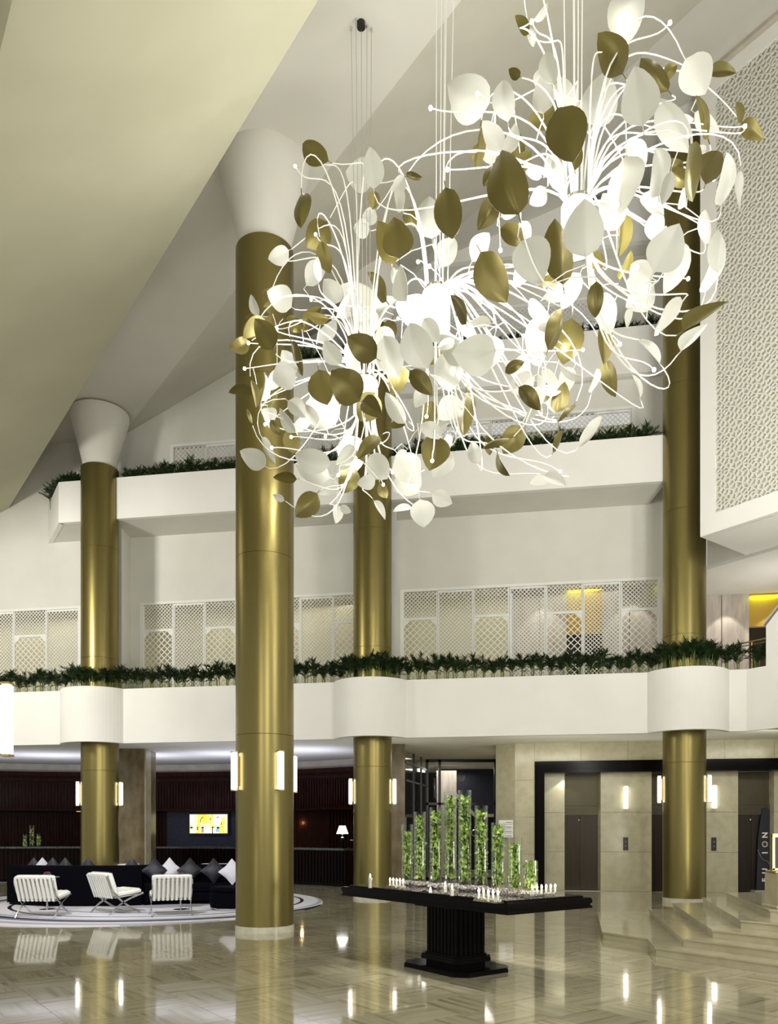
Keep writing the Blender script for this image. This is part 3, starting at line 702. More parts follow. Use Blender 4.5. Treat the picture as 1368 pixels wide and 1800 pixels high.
# screen with abstract yellow picture
tx, ty = ap(15.08, R(10.8)); tv = thing('wall_screen', 'bright yellow abstract picture screen on the navy reception panel', 'screen', (tx, ty, 1.95), -R(10.8))
obj('bezel', MB().cham((0, .03, 0), (1.6, .06, .82), .01), M['black_frame'], tv)
ms = bpy.data.materials.new('screen_image'); ms.use_nodes = True; nt = ms.node_tree; b = nt.nodes['Principled BSDF']
tc = nt.nodes.new('ShaderNodeTexCoord'); nz = nt.nodes.new('ShaderNodeTexNoise'); nz.inputs['Scale'].default_value = 2.6; cr = nt.nodes.new('ShaderNodeValToRGB')
mpp = nt.nodes.new('ShaderNodeMapping'); mpp.inputs['Scale'].default_value = (1.6, 1, .5)
cr.color_ramp.elements[0].position = .42; cr.color_ramp.elements[0].color = (1, .74, .02, 1); cr.color_ramp.elements[1].position = .58; cr.color_ramp.elements[1].color = (1, .95, .75, 1)
nt.links.new(tc.outputs['Object'], mpp.inputs[0]); nt.links.new(mpp.outputs[0], nz.inputs[0]); nt.links.new(nz.outputs[0], cr.inputs[0]); nt.links.new(cr.outputs[0], b.inputs['Emission Color']); b.inputs['Emission Strength'].default_value = 1.3; b.inputs['Base Color'].default_value = (.1, .1, .1, 1)
obj('screen_image', MB().box((0, -.004, 0), (1.48, .012, .70)), ms, tv)
a = MB()
for pts in ([(-.32, .05), (-.30, .18), (-.20, .26)], [(.06, .14), (.10, .22)], [(.32, .22), (.42, .26)], [(.50, -.05), (.52, .06)]): a.tube([(x, -.011, z) for x, z in pts], .014, 5)
for x, z, w_, h_ in ((-.67, -.14, .10, .06), (-.43, -.17, .04, .12), (-.23, -.14, .09, .04), (-.24, -.23, .03, .2), (-.19, -.23, .02, .2), (.17, -.13, .07, .05), (.16, -.24, .03, .22), (.38, -.15, .11, .06), (0, -.115, 1.4, .008)): a.box((x, -.011, z), (w_, .004, h_))
obj('brush_strokes', a, M['ink'], tv)
obj('blue_patch', MB().box((.36, -.0115, -.24), (.15, .004, .13)), mat('blue_patch', (.1, .3, .5), emit=(.3, .6, .9), estr=1), tv)
# framed picture with picture lamp
tx, ty = ap(15.05, R(20.6)); p = W(530, 1467, ty); pf = thing('framed_picture', 'gold framed picture under a glowing picture lamp behind the desk', 'picture', (p.x, 28.1, p.z), -.3)
obj('frame', MB().cham((0, 0, 0), (.62, .05, .85), .01), M['step'], pf)
obj('canvas', MB().box((.04, -.03, -.02), (.42, .02, .62)), noisy(mat('painted_canvas', rough=.8), (.05, .08, .02), (.75, .72, .8), 9, 3), pf)
obj('picture_lamp', MB().lathe([(.03, -.2), (.03, .2)], (.05, -.1, .50), 10, True, Matrix.Rotation(R(90), 3, 'Y')), mat('picture_lamp_glow', (1, .8, .4), emit=(1, .7, .25), estr=8), pf)
obj('lamp_arm', MB().tube([(.05, .02, .42), (.05, -.1, .53)], .01), M['brass'], pf)
point('picture_lamp_light', (p.x+.05, 27.85, p.z+.42), 4, (1, .7, .35), .05)
# table lamp on desk
def lampthing(px, Y, label):
    p = W(px, 1488, Y); t = thing('table_lamp', label, 'lamp', (p.x, p.y, 1.16))
    obj('base', MB().lathe([(0, 0), (.09, 0), (.09, .015), (.05, .03), (.07, .12), (.075, .25), (.05, .32), (0, .32)], n=20), M['black'], t, smooth=True)
    obj('stem', MB().lathe([(.05, .32), (.012, .35), (.012, .42), (.03, .43), (.012, .44), (.012, .46)], n=12), M['chrome'], t, smooth=True)
    obj('lamp_shade', MB().lathe([(.185, .44), (.095, .69), (.09, .69), (.18, .44)], n=28, caps=False), M['lampshade'], t, smooth=True)
    return t
lp = lampthing(602, 24.0, 'white shaded table lamp with black base on the reception desk')
bxp = W(618, 1488, 23.85); a = thing('desk_item', 'small black stand with white top beside the desk lamp', 'stand', (bxp.x, 23.85, 1.16)); obj('body', MB().box((0, 0, .12), (.07, .07, .24)), M['black'], a); obj('top', MB().box((0, 0, .25), (.08, .08, .025)), M['white'], a)

# ------------------------------------------------------------------ plants
def palm_mesh(seed, h=.66, nf=19):
    r_ = random.Random(seed); fo = MB(); ca = MB()
    for k in range(7):
        a_ = r_.uniform(0, 6.28); rr = r_.uniform(.01, .05); tip = (rr*2*math.cos(a_), rr*2*math.sin(a_), h*r_.uniform(.4, .6))
        ca.tube([(rr*math.cos(a_), rr*math.sin(a_), 0), tip], .007, 4, .004)
    for k in range(nf):
        a_ = 6.283*k/nf+r_.uniform(-.3, .3); z0 = h*r_.uniform(.25, .6); L_ = r_.uniform(.24, .36); el = r_.uniform(.55, 1.4)
        prev = None; pts = []
        for i in range(6):
            t_ = i/5; rad = L_*t_*math.cos(el)*1.1+.01; z = z0+L_*t_*math.sin(el)-.11*t_*t_
            pts.append(Vector((rad*math.cos(a_), rad*math.sin(a_), z)))
        fo.tube(pts, .004, 3)
        side = Vector((-math.sin(a_), math.cos(a_), 0))
        for i in range(1, 6):
            for sg_ in (-1, 1):
                for q in (0, .5):
                    p = pts[i].lerp(pts[i-1], q); d = (pts[i]-pts[i-1]).normalized(); ll = r_.uniform(.09, .15)
                    tip = p+(side*sg_*.75+d*.7+Vector((0, 0, r_.uniform(-.1, .5)))).normalized()*ll
                    wv = d*.011
                    fo.add([p-wv, p+wv, (p+wv).lerp(tip, .5)+d*.004, tip, (p-wv).lerp(tip, .5)-d*.004+Vector((0, 0, .004))], [(0, 1, 2, 3, 4)])
    return fo, ca
palms = []
for k in range(5):
    fo, ca = palm_mesh(100+k)
    t = bpy.data.objects.new('palm', None); 
    o = obj('palm', fo, M['palm1']); c = obj('cane', ca, M['cane'], o); palms.append(o)
used = [False]*5
def put_palm(x, y, z, s, label, group):
    k = rnd.randrange(5); rz = rnd.uniform(0, 6.28)
    if not used[k]: used[k] = True; o = palms[k]; o.location = (x, y, z); o.rotation_euler = (0, 0, rz); o.scale = (s, s, s); tag(o, label, 'palm', group)
    else: o = dup(palms[k], (x, y, z), rz, None, (s, s, s)); tag(o, label, 'palm', group)
g1 = 'palms along the lower balcony'; l1 = 'small dark green palm in the long row on the lower balcony edge'
inner = outline1(.34); 
def ordinal(n): return {1: 'first', 2: 'second', 3: 'third', 4: 'fourth', 5: 'fifth', 6: 'sixth', 7: 'seventh', 8: 'eighth', 9: 'ninth', 10: 'tenth'}.get(n, '%d%s' % (n, 'th' if n % 100 in (11, 12, 13) else {1: 'st', 2: 'nd', 3: 'rd'}.get(n % 10, 'th')))
def palm_labels(group, where):
    marks = (('far left column', COL['L'][0]), ('middle column', COL['3'][0]), ('far right column', COL['4'][0])); cnt = {}
    ps = [o for o in bpy.data.objects if o.get('group') == group]
    for o in sorted(ps, key=lambda o: min(abs(o.location.x-m_[1]) for m_ in marks)):
        nm, mx_ = min(marks, key=lambda m_: abs(o.location.x-m_[1])); sd = 'left' if o.location.x < mx_ else 'right'
        cnt[nm, sd] = cnt.get((nm, sd), 0)+1
        o['label'] = '%s small palm to the %s of the %s on the %s' % (ordinal(cnt[nm, sd]), sd, nm, where)
def walk(pts, step):
    out = []; acc = 0
    for i in range(len(pts)-1):
        A_, B_ = Vector(pts[i]), Vector(pts[i+1]); d = (B_-A_).length
        while acc <= d: out.append(tuple(A_.lerp(B_, acc/d))); acc += step
        acc -= d
    return out
row = [p for p in walk(inner[:-1], .235) if p[0] > -11.6]+[dline(s_, .35) for s_ in (.1, .35)]
for x, y in row:
    hit = any(math.hypot(x-COL[k][0], y-COL[k][1]) < .58 for k in 'L34')
    yy = y
    if hit: continue
    put_palm(x+rnd.uniform(-.03, .03), yy+rnd.uniform(-.02, .04), 5.40, rnd.uniform(1.0, 1.28), l1, g1)
pl = MB()
i2 = outline1(.55)
for i in range(1, len(inner)-2):
    pl.prism([outline1(.14)[i], outline1(.14)[i+1], i2[i+1], i2[i]] if i+1 < len(i2) else [], 5.398, 5.405)
wobj('soil', pl, M['soil'], b1)
g2 = 'palms along the upper balcony'; l2 = 'small dark green palm in the row behind the upper balcony parapet'
x = -7.35
while x < 6.95:
    if not any(math.hypot(x-COL[k][0], yb(x, F2+.36)-COL[k][1]) < .66 for k in 'L34'): put_palm(x, yb(x, F2+.36), 10.92, rnd.uniform(1.05, 1.35), l2, g2)
    x += .29
for k in range(5): put_palm(-8.95+k*.18-(.0 if k else .0), yb(-8.7, F2+.42)+.02*k, 10.92, 1.2, l2, g2)
for k in range(4): put_palm(-9.15-.18*k, yb(-9.1, F2+.45)+.22*k, 10.92, 1.05, l2, g2)
a = MB(); xprism(a, -8.9, 6.7, F2+.14, F2+.62, 10.5, 10.92); wobj('planter_bed', a, M['soil'], b2)
g3 = 'palms on the third balcony'; l3 = 'small palm on the third balcony, seen through the hanging leaves'
x = -2.2
while x < 7.2: put_palm(x, yb(x, WB+.2), 14.25, rnd.uniform(1.1, 1.45), l3, g3); x += .36
a = MB(); xprism(a, -3, 7.5, WB-.14, WB+.45, 13.8, 14.25); wobj('planter_bed', a, M['soil'], b3)

palm_labels(g1, 'lower balcony'); palm_labels(g2, 'upper balcony'); palm_labels(g3, 'third balcony')

# ------------------------------------------------------------------ rug and lounge
rg = obj('rug', MB().lathe([(0, 0), (4.35, 0), (4.35, .012), (4.33, .016), (0, .016)], n=96, caps=False), M['rug'], loc=(-5.9, 18.1, .001))
tag(rg, 'large round pale rug with dark grey ring stripes under the lounge seats', 'rug')
def sofa(label, cx, cy, r, a0, a1, inward, h=.9, depth=.92):
    """curved banquette; the back runs on radius r, the seat lies on the inner or outer side"""
    t = thing('curved_sofa', label, 'sofa', (cx, cy, .017)); n = 24; sgn = -1 if inward else 1
    def sweep(r0, r1, z0, z1, name, m, b=.04):
        vs = []; fs = []; prof = [(r0, z0), (r1, z0), (r1, z1-b), (r1+(r0-r1)*.0+(-b if r1 > r0 else b), z1), (r0+(b if r1 > r0 else -b), z1), (r0, z1-b)]
        k = len(prof)
        for i in range(n+1):
            t_ = R(a0+(a1-a0)*i/n)
            for rr, z in prof: vs.append((rr*math.sin(t_), -rr*math.cos(t_), z))
        for i in range(n):
            for j in range(k): j2 = (j+1) % k; fs.append((i*k+j, i*k+j2, (i+1)*k+j2, (i+1)*k+j))
        fs += [tuple(range(k-1, -1, -1)), tuple(n*k+j for j in range(k))]
        return obj(name, MB().add(vs, fs), m, t, smooth=True)
    sweep(r, r+sgn*.26, .05, h, 'backrest', M['velvet']); sweep(r+sgn*.262, r+sgn*depth, .08, .30, 'seat_base', M['velvet']); sweep(r+sgn*.265, r+sgn*(depth+.02), .305, .47, 'seat_cushion', M['velvet'], .06)
    sweep(r+sgn*.06, r+sgn*(depth-.08), 0, .05, 'plinth', M['black'], .005)
    return t
sofa('long low black curved sofa turned with its back to the camera, behind the left armchairs', -6.9, 20.6, 3.35, -33, 23.5, True)
sofa('black curved sofa facing the camera with satin cushions', -4.2, 15.2, 3.55, 159, 209, True, h=.88)
def cushion(x, y, z, s, m, rz, label, grp, tilt=-.25):
    n = 8; vs = []; fs = []
    for side in (1, -1):
        for i in range(n+1):
            for j in range(n+1):
                u, v = i/n*2-1, j/n*2-1; pinch = 1-.10*(1-abs(u))*abs(v)**2*1.2-.10*(1-abs(v))*abs(u)**2*1.2
                th = .075*(max(0, (1-u**2)*(1-v**2))**.5)
                px_, pz_ = u*s/2*(1-.12*(1-u*u)*0-.08*(1-abs(u)**2)*v*v*0)*pinch, v*s/2*pinch
                vs.append((px_, side*th, pz_))
    m_ = n+1
    for side in range(2):
        for i in range(n):
            for j in range(n):
                a_ = side*m_*m_+i*m_+j; q = (a_, a_+m_, a_+m_+1, a_+1); fs.append(q if side else q[::-1])
    rot = Euler((tilt, R(45), 0)).to_matrix(); vs = [Euler((tilt, 0, 0)).to_matrix() @ (Euler((0, R(45), 0)).to_matrix() @ Vector(v)) for v in vs]
    o = obj('cushion', MB().add(vs, fs), m, smooth=True); o.location = (x, y, z+s*.68); o.rotation_euler = (0, 0, rz); tag(o, label, 'cushion', grp); return o
cg = 'satin cushions standing on their corners'
for px, Y, m_, lb in ((272, 18.15, 'cush_d', 'dark satin cushion standing on its corner, leftmost on the open sofa'), (298, 18.3, 'cush_w', 'silver satin cushion between two dark ones on the open sofa'), (334, 18.25, 'cush_d', 'dark satin cushion right of the silver one on the open sofa'), (376, 18.05, 'cush_d', 'dark satin cushion standing alone near the tall column'), (408, 17.6, 'cush_w', 'silver satin cushion leaning at the sofa end against the tall column')):
    cushion((px-CX)/F*Y, Y, .47, .44, M[m_], R(15), lb, cg)
for px, m_, lb in ((60, 'cush_d', 'tip of a dark cushion over the left sofa back, nearest its end'), (75, 'cush_w', 'tip of the silver cushion over the left sofa back'), (93, 'cush_d', 'tip of a dark cushion right of the silver tip'), (115, 'cush_d', 'tip of a dark cushion above the left armchair corner'), (155, 'cush_d', 'tip of a dark cushion by the foot of the far left column'), (232, 'cush_d', 'tip of a dark cushion in front of the white table top')):
    Y = 18.25; cushion((px-CX)/F*Y, Y, .47, .44, M[m_], R(15), lb, cg, .15)
ot = thing('ottoman', 'round black velvet ottoman beside the tall near column', 'ottoman', (-3.35, 16.7, .017))
obj('body', MB().lathe([(0, .05), (.46, .05), (.48, .1), (.48, .36), (.46, .38), (0, .38)], n=40, caps=False), M['velvet'], ot, smooth=True)
obj('seat', MB().lathe([(0, .385), (.46, .385), (.485, .41), (.48, .46), (.44, .49), (0, .5)], n=40, caps=False), M['velvet'], ot, smooth=True)
obj('foot', MB().cyl((0, 0, 0), .4, 0, .05, 24), M['chrome'], ot)
# white tables behind the sofas
for px0, px1, lb in ((187, 240, 'long white table top showing above the left sofa'), (355, 397, 'white table top showing above the open sofa near the tall column')):
    Y = 21.3; x0, x1 = (px0-CX)/F*Y, (px1-CX)/F*Y; z = EYE+(HY-1520)/F*Y
    t = thing('white_table', lb, 'table', ((x0+x1)/2, Y, 0)); obj('top', MB().cham((0, 0, z), (x1-x0, .5, .05), .008), M['white'], t)
    for sx in (-1, 1):
        for sy in (-1, 1): obj('leg', MB().box((sx*((x1-x0)/2-.06), sy*.2, z/2-.012), (.04, .04, z-.024)), M['white'], t)

def armchair(label):
    t = thing('lounge_chair', label, 'chair', (0, 0, .017), group='white leather lounge chairs')
    hw = .38
    for sx in (-1, 1):
        a = MB()
        def curve(pts):
            out = []
            for i in range(13):
                u = i/12; p = ((1-u)**3*pts[0][0]+3*(1-u)**2*u*pts[1][0]+3*(1-u)*u*u*pts[2][0]+u**3*pts[3][0], (1-u)**3*pts[0][1]+3*(1-u)**2*u*pts[1][1]+3*(1-u)*u*u*pts[2][1]+u**3*pts[3][1])
                out.append(p)
            return out
        c1 = curve([(-.42, .74), (-.30, .35), (-.05, .20), (.34, 0)]); c2 = curve([(.40, .40), (.10, .32), (-.15, .25), (-.36, 0)])
        for c_ in (c1, c2):
            for i in range(12):
                p, q = c_[i], c_[i+1]; a.bar((sx*hw-.006, p[0], p[1]), (sx*hw-.006, q[0], q[1]), .034, .012, (1, 0, 0))
        obj('frame_side', a, M['chrome'], t)
        for yy in (.345, -.365): obj('foot', MB().box((sx*hw, yy, .006), (.03, .06, .012)), M['chrome'], t)
    a = MB()
    for y, z in ((-.415, .73), (-.2, .33), (.36, .38)): a.box((0, y, z), (hw*2, .03, .012))
    obj('crossbar', a, M['chrome'], t)
    # cushions
    obj('seat_cushion', MB().cham((0, .07, .42), (.76, .60, .10), .03, rx=.10), M['leather'], t, smooth=True)
    obj('back_cushion', MB().cham((0, -.265, .60), (.76, .095, .52), .03, rx=.34), M['leather'], t, smooth=True)
    a = MB()
    for i in range(1, 8): a.box((-.38+.76*i/8, .07, .474), (.004, .58, .006), rx=.10)
    for i in range(1, 5): a.box((0, -.23+.6*i/5, .474-.0+.012*(i-2.5)), (.74, .004, .006))
    obj('seat_seams', a, M['leather'], t)
    for i in range(9):
        obj('back_strap', MB().box((-.335+i*.0838, -.385, .556), (.045, .010, .50), rx=.36), M['leather'], t)
    for i in range(8): obj('seat_strap', MB().box((-.33+i*.094, .05, .355), (.05, .52, .01), rx=.1), M['leather'], t)
    a = MB().box((0, -.43, .80), (.70, .05, .04), rx=.34); obj('top_edge', a, M['leather'], t)
    return t
ch = armchair('white leather chrome lounge chair at far left, seen from behind with seat to the right')
ch.location = (-6.80, 15.35, .017); ch.rotation_euler = (0, 0, -R(2)); ch.scale = (1, 1, .98)
dup(ch, (-5.60, 16.0, .017), -R(40), 'white leather chrome lounge chair in the middle, turned to the right', (.98, .98, 1))
dup(ch, (-4.36, 15.55, .017), R(21), 'white leather chrome lounge chair nearest the tall column, its strapped back square to the camera')
for px, lb in ((83, 'behind the left lounge chair'), (318, 'behind the right lounge chair')):
    Y = 16.6; x = (px-CX)/F*Y; t = thing('side_table', 'small round black side table %s' % lb, 'table', (x, Y, .017))
    obj('top', MB().lathe([(0, .68), (.24, .68), (.25, .69), (.24, .70), (0, .70)], n=32, caps=False), M['grey'], t); obj('stem', MB().cyl((0, 0, 0), .02, .02, .68, 12), M['chrome'], t); obj('foot', MB().lathe([(0, 0), (.16, 0), (.16, .012), (.03, .02), (0, .02)], n=28, caps=False), M['chrome'], t)
    t2 = thing('flower_bowl', 'small glass bowl of red petals on the side table %s' % lb, 'bowl', (x, Y, .717))
    obj('bowl', MB().lathe([(.04, 0), (.07, .02), (.08, .06), (.06, .10), (.056, .10), (.075, .06), (.065, .025), (0, .01)], n=20, caps=False), M['glass'], t2, smooth=True)
    a = MB()
    for k in range(26): a_ = rnd.uniform(0, 6.28); rr = rnd.uniform(0, .055); a.box((rr*math.cos(a_), rr*math.sin(a_), rnd.uniform(.03, .10)), (.022, .02, .006), rnd.uniform(0, 3), rnd.uniform(-1, 1), rnd.uniform(-1, 1))
    obj('petals', a, M['red'], t2, kind='stuff'); obj('petals', MB().lathe([(0, .012), (.06, .02), (.06, .035), (0, .04)], n=14, caps=False), M['white'], t2)

# ------------------------------------------------------------------ vases
def fill(mb, r, z0, z1, n, sz, r_):
    for k in range(n):
        a_ = r_.uniform(0, 6.28); rr = r*math.sqrt(r_.random())*.95; c = Vector((rr*math.cos(a_), rr*math.sin(a_), r_.uniform(z0, z1)))
        m_ = Euler((r_.uniform(0, 6.3), r_.uniform(0, 6.3), r_.uniform(0, 6.3))).to_matrix(); s_ = sz*r_.uniform(.7, 1.25)
        vs = [c+m_ @ Vector(v)*s_ for v in ((-1, 0, 0), (-.3, .5, .15), (.6, .42, .1), (1, 0, .25), (.6, -.42, .1), (-.3, -.5, .15))]
        mb.add(vs, [(0, 1, 2, 5), (2, 3, 4, 5)])
def vase(x, y, z, r, h, label, grp, n, seed, full=.93):
    r_ = random.Random(seed); t = thing('glass_vase', label, 'vase', (x, y, z), group=grp)
    obj('glass', MB().lathe([(0, .0), (r, 0), (r, h), (r-.006, h), (r-.006, .02), (0, .02)], n=28, caps=False), M['glass'], t, smooth=True)
    a = MB(); fill(a, r*.82, h*.05, h*full, int(n*.62), .036, r_); obj('orchids', a, M['orchid'], t, kind='stuff')
    a = MB(); fill(a, r*.85, h*.1, h*full, max(4, n//14), .014, r_); obj('pale_petals', a, M['orchid_w'], t, kind='stuff')
    a = MB()
    for k in range(5):
        a_ = r_.uniform(0, 6.28); pts = [(r*.5*math.cos(a_+q*.8)*(.3+.5*r_.random()), r*.5*math.sin(a_+q*.8), .02+h*full*q/5) for q in range(6)]; a.tube(pts, .004, 4)
    obj('flower_stem', a, M['branch'], t, kind='stuff')
    return t
TC = Vector((.825, 9.65)); dv = Vector(DD); ev = Vector(ED); TT = .965
vl = [(716, 1449, 'shortest left vase of green orchids, first from the left end'), (738, 1427, 'second tall glass vase of green orchids from the left'), (766, 1419, 'third glass vase of green orchids from the left'), (792, 1391, 'left one of the two tallest glass vases of green orchids'), (817, 1389, 'right one of the two tallest glass vases of green orchids'), (846, 1416, 'tall glass vase just right of the two tallest'), (876, 1446, 'glass vase of green orchids in front of the white directory sign'), (905, 1472, 'second glass vase of green orchids from the right end'), (933, 1513, 'smallest glass vase of green orchids at the right end')]
off = [0, .0, -.05, .07, -.02, .08, -.02, .0, .02]
for i, (px, py, lb) in enumerate(vl):
    k_ = (px-CX)/F; c = TC+ev*off[i]
    # point on the line c + q*d with x/y = k_
    q = (k_*c.y-c.x)/(DD[0]-k_*DD[1]); p = c+dv*q; h = EYE+(HY-py)/F*p.y-TT-.075
    tr_ = thing('crystal_tray', 'low tray of crushed glass under the %s' % lb.replace('glass vase', 'vase').replace(' of green orchids', ''), 'tray', (p.x, p.y, TT+.007), math.atan2(ED[1], ED[0]), group='crystal trays')
    obj('tray', MB().box((0, 0, .008), (.21, .21, .016)), M['glass'], tr_)
    a = MB(); r_ = random.Random(i)
    for q2 in range(70): a.box((r_.uniform(-.09, .09), r_.uniform(-.09, .09), r_.uniform(.02, .058)), (.02, .02, .016), r_.uniform(0, 3), r_.uniform(0, 3), r_.uniform(0, 3))
    obj('crushed_glass', a, M['crystal'], tr_, kind='stuff')
    vase(p.x, p.y, TT+.075, .082, h, lb, 'glass vases of green orchids on the black table', int(430*h/1.1)+60, i+50, .86 if i in (0, 7) else .94)
for px, h, lb in ((44, .42, 'left'), (56, .72, 'tallest middle'), (68, .44, 'right')):
    k_ = (px-CX)/F; Y = 14+12.9*math.cos(math.asin((k_*26.6+9.5)/12.9)); vase(k_*Y, Y, 1.16, .085 if h > .5 else .075, h, '%s one of three small green vases on the reception desk' % lb, 'vases on the reception desk', 90, px, .85)

# ------------------------------------------------------------------ black table
tb = thing('console_table', 'large black lacquered table with fluted pedestal in the foreground', 'table', (TC.x, TC.y, 0), math.atan2(ED[1], ED[0]))
def octo(hx, hy, c): return [(-hx+c, -hy), (hx-c, -hy), (hx, -hy+c), (hx, hy-c), (hx-c, hy), (-hx+c, hy), (-hx, hy-c), (-hx, -hy+c)]
def rect(hx, hy): return [(-hx, -hy), (hx, -hy), (hx, hy), (-hx, hy)]
a = MB().prism(rect(.67, 1.565), .83, .855); a.prism(rect(.655, 1.55), .855, .885); a.prism(rect(.67, 1.565), .885, .93); a.prism(rect(.66, 1.555), .93, .945); obj('table_top', a, M['black'], tb)
a = MB().prism(rect(.60, 1.49), .945, .965); obj('inset_top', a, M['black'], tb)
a = MB().prism(rect(.585, 1.475), .9651, .971); obj('glass_cover', a, mat('smoked_glass', (.02, .018, .016), .02, spec=.8), tb)
a = MB().prism(octo(.42, .50, .1), .80, .83); a.prism(octo(.36, .44, .08), .77, .80); obj('apron', a, M['black'], tb)
a = MB().prism(octo(.215, .295, .045), .17, .77); obj('pedestal', a, M['black'], tb)
hx, hy = .23, .31
k = 0
for i in range(9):
    y = -hy+.05+i*(2*hy-.1)/8
    for sx in (-1, 1): obj('flute', MB().cham((sx*(hx-.012), y, .47), (.034, .048, .6), .011), M['black'], tb)
for i in range(6):
    x = -hx+.05+i*(2*hx-.1)/5
    for sy in (-1, 1): obj('flute', MB().cham((x, sy*(hy-.012), .47), (.048, .034, .6), .011), M['black'], tb)
a = MB().prism(octo(.29, .37, .06), .15, .18); a.prism(octo(.26, .34, .06), .18, .20); a.prism(octo(.30, .38, .07), .115, .15); a.prism(octo(.25, .33, .06), .055, .115); obj('plinth_moulding', a, M['black'], tb)
a = MB().prism(octo(.45, .60, .14), 0, .04); a.prism(octo(.44, .59, .14), .04, .055); obj('foot_plate', a, M['black'], tb)
# candles
def on_table(px, py):
    return fl(px, py, TT+.007)
def candle_row(p0, p1, n, label):
    A_, B_ = on_table(*p0), on_table(*p1); c = (A_+B_)/2; t = thing('candle_holder', label, 'candle holder', (c.x, c.y, TT+.007), math.atan2(B_.y-A_.y, B_.x-A_.x)); L_ = (B_-A_).length
    vs = [(-L_/2, -.05, 0), (-L_/2, .05, 0), (-L_/2, 0, .075), (L_/2, -.05, 0), (L_/2, .05, 0), (L_/2, 0, .075)]
    obj('holder', MB().add(vs, [(0, 2, 1), (3, 4, 5), (0, 1, 4, 3), (1, 2, 5, 4), (2, 0, 3, 5)]), M['glass'], t)
    a = MB(); r_ = random.Random(n)
    for q in range(30): a.box((r_.uniform(-L_/2+.02, L_/2-.02), r_.uniform(-.02, .02), r_.uniform(.012, .035)), (.018, .018, .014), r_.uniform(0, 3), r_.uniform(0, 3), 0)
    obj('crushed_glass', a, M['crystal'], t, kind='stuff')
    for i in range(n):
        x = -L_/2+L_*(i+.5)/n; cd = obj('candle', MB().cyl((x, 0, 0), .012, .03, .085, 10), M['wax'], t)
        obj('flame', MB().lathe([(.001, .087), (.012, .099), (.009, .113), (.001, .13)], (x, 0, 0), 8), M['flame'], cd)
candle_row((683, 1560), (712, 1563), 5, 'row of five lit candles at the left of the vases')
candle_row((838, 1583), (880, 1588), 5, 'row of five lit candles in front of the vases')
candle_row((932, 1577), (980, 1573), 6, 'row of six lit candles at the right end of the black table')
for px, py, lb in ((651, 1562, 'single tall candle alone at the left end of the black table'), (757, 1571, 'single candle before the third vase'), (783, 1570, 'single candle between third and fourth vase'), (795, 1576, 'single candle before the fourth vase')):
    p = on_table(px, py); h = .15 if px == 651 else .1 if px != 757 else .04
    t = thing('candle_glass', lb, 'candle', (p.x, p.y, TT+.007))
    obj('glass', MB().lathe([(0, 0), (.028, 0), (.028, h), (.025, h), (.025, .008), (0, .008)], n=16, caps=False), M['glass'], t, smooth=True)
    obj('candle', MB().cyl((0, 0, 0), .02, .01, h-.015, 12), M['crystal'] if px == 651 else M['wax'], t)
    obj('flame', MB().lathe([(.001, h-.01), (.011, h+.004), (.008, h+.02), (.001, h+.038)], n=8), M['flame'], t)

# ------------------------------------------------------------------ steps at right
st = thing('stone_steps', 'five broad cream stone steps with angled corners at the right', 'steps', (5, 12, 0))
RH = .12
cs_ = [[(4.05, 15.1), (3.35, 12.19), (3.8, 11.42), (3.62, 10.56)], [(4.85, 14.5), (4.0, 10.58)], [(5.25, 14.4), (4.39, 10.56)], [(5.72, 14.2), (4.81, 10.64)], [(5.98, 13.8), (5.32, 10.87)]]
for i, pts in enumerate(cs_):
    c = pts[-1]; end = (c[0]+.595*8, c[1]-.804*8); b_ = pts[0]
    slope = .12 if i < 4 else .55
    poly = pts+[end, (14, 3.5), (14, b_[1]+slope*(min(14, 9.5)-b_[0]))]
    if i < 4: poly = pts+[end, (14, 3.5), (14, 15.6)]
    z1 = RH*(i+1); inn = .018
    a = MB(); a.prism(poly, RH*i if i else 0.0, z1-.025); wobj('riser', a, M['step'], st)
    # nosing slab slightly proud
    cx_, cy_ = 9, 11; poly2 = []
    for q, (x, y) in enumerate(poly): d = Vector((x-cx_, y-cy_)); d = d*(1+inn/max(d.length, .1)); poly2.append((cx_+d.x, cy_+d.y))
    a = MB(); a.prism(poly2, z1-.025, z1); wobj('tread', a, M['step'], st)

# standing banner FUSION
bn = thing('standing_banner', 'black standing banner lettered FUSION before the right elevator doors', 'banner', (10.40, 21.35, 0))
p = W(1344, 1560, 21.35); bn.location = (p.x, 21.35, 0)
zt = EYE+(HY-1419)/F*21.35
vs = [(-.22, 0, .07), (.22, 0, .07), (.24, 0, zt-.15), (.06, 0, zt), (-.06, 0, zt-.03), (-.17, 0, 1.5)]
vs += [(x, .03, z) for x, y, z in vs]; nn = 6
obj('board', MB().add(vs, [tuple(range(nn)), tuple(range(2*nn-1, nn-1, -1))]+[(i, nn+i, nn+(i+1) % nn, (i+1) % nn) for i in range(nn)]), M['ink'], bn)
obj('foot', MB().cham((-.02, 0, .035), (.6, .35, .07), .01), M['step'], bn)
pts = []
for i in range(13): u = i/12; pts.append((-.19+.42*u, -.012, EYE+(HY-1493)/F*21.35-(.62*(u+.13*math.sin(2*math.pi*u)))))
obj('swoosh', MB().tube(pts, .014, 6), M['grey'], bn)
def text(s, size, parent, loc, rot, m, ext=.003):
    cu = bpy.data.curves.new('lettering', 'FONT'); cu.body = s; cu.size = size; cu.extrude = ext; cu.offset = .006; cu.align_x = 'CENTER'; cu.align_y = 'CENTER'; cu.materials.append(m)
    tmp = bpy.data.objects.new('tmp', cu); C.objects.link(tmp); dg = bpy.context.evaluated_depsgraph_get(); me = bpy.data.meshes.new_from_object(tmp.evaluated_get(dg)); bpy.data.objects.remove(tmp)
    o = bpy.data.objects.new('lettering', me); C.objects.link(o); o.parent = parent; o.location = loc; o.rotation_euler = rot; return o
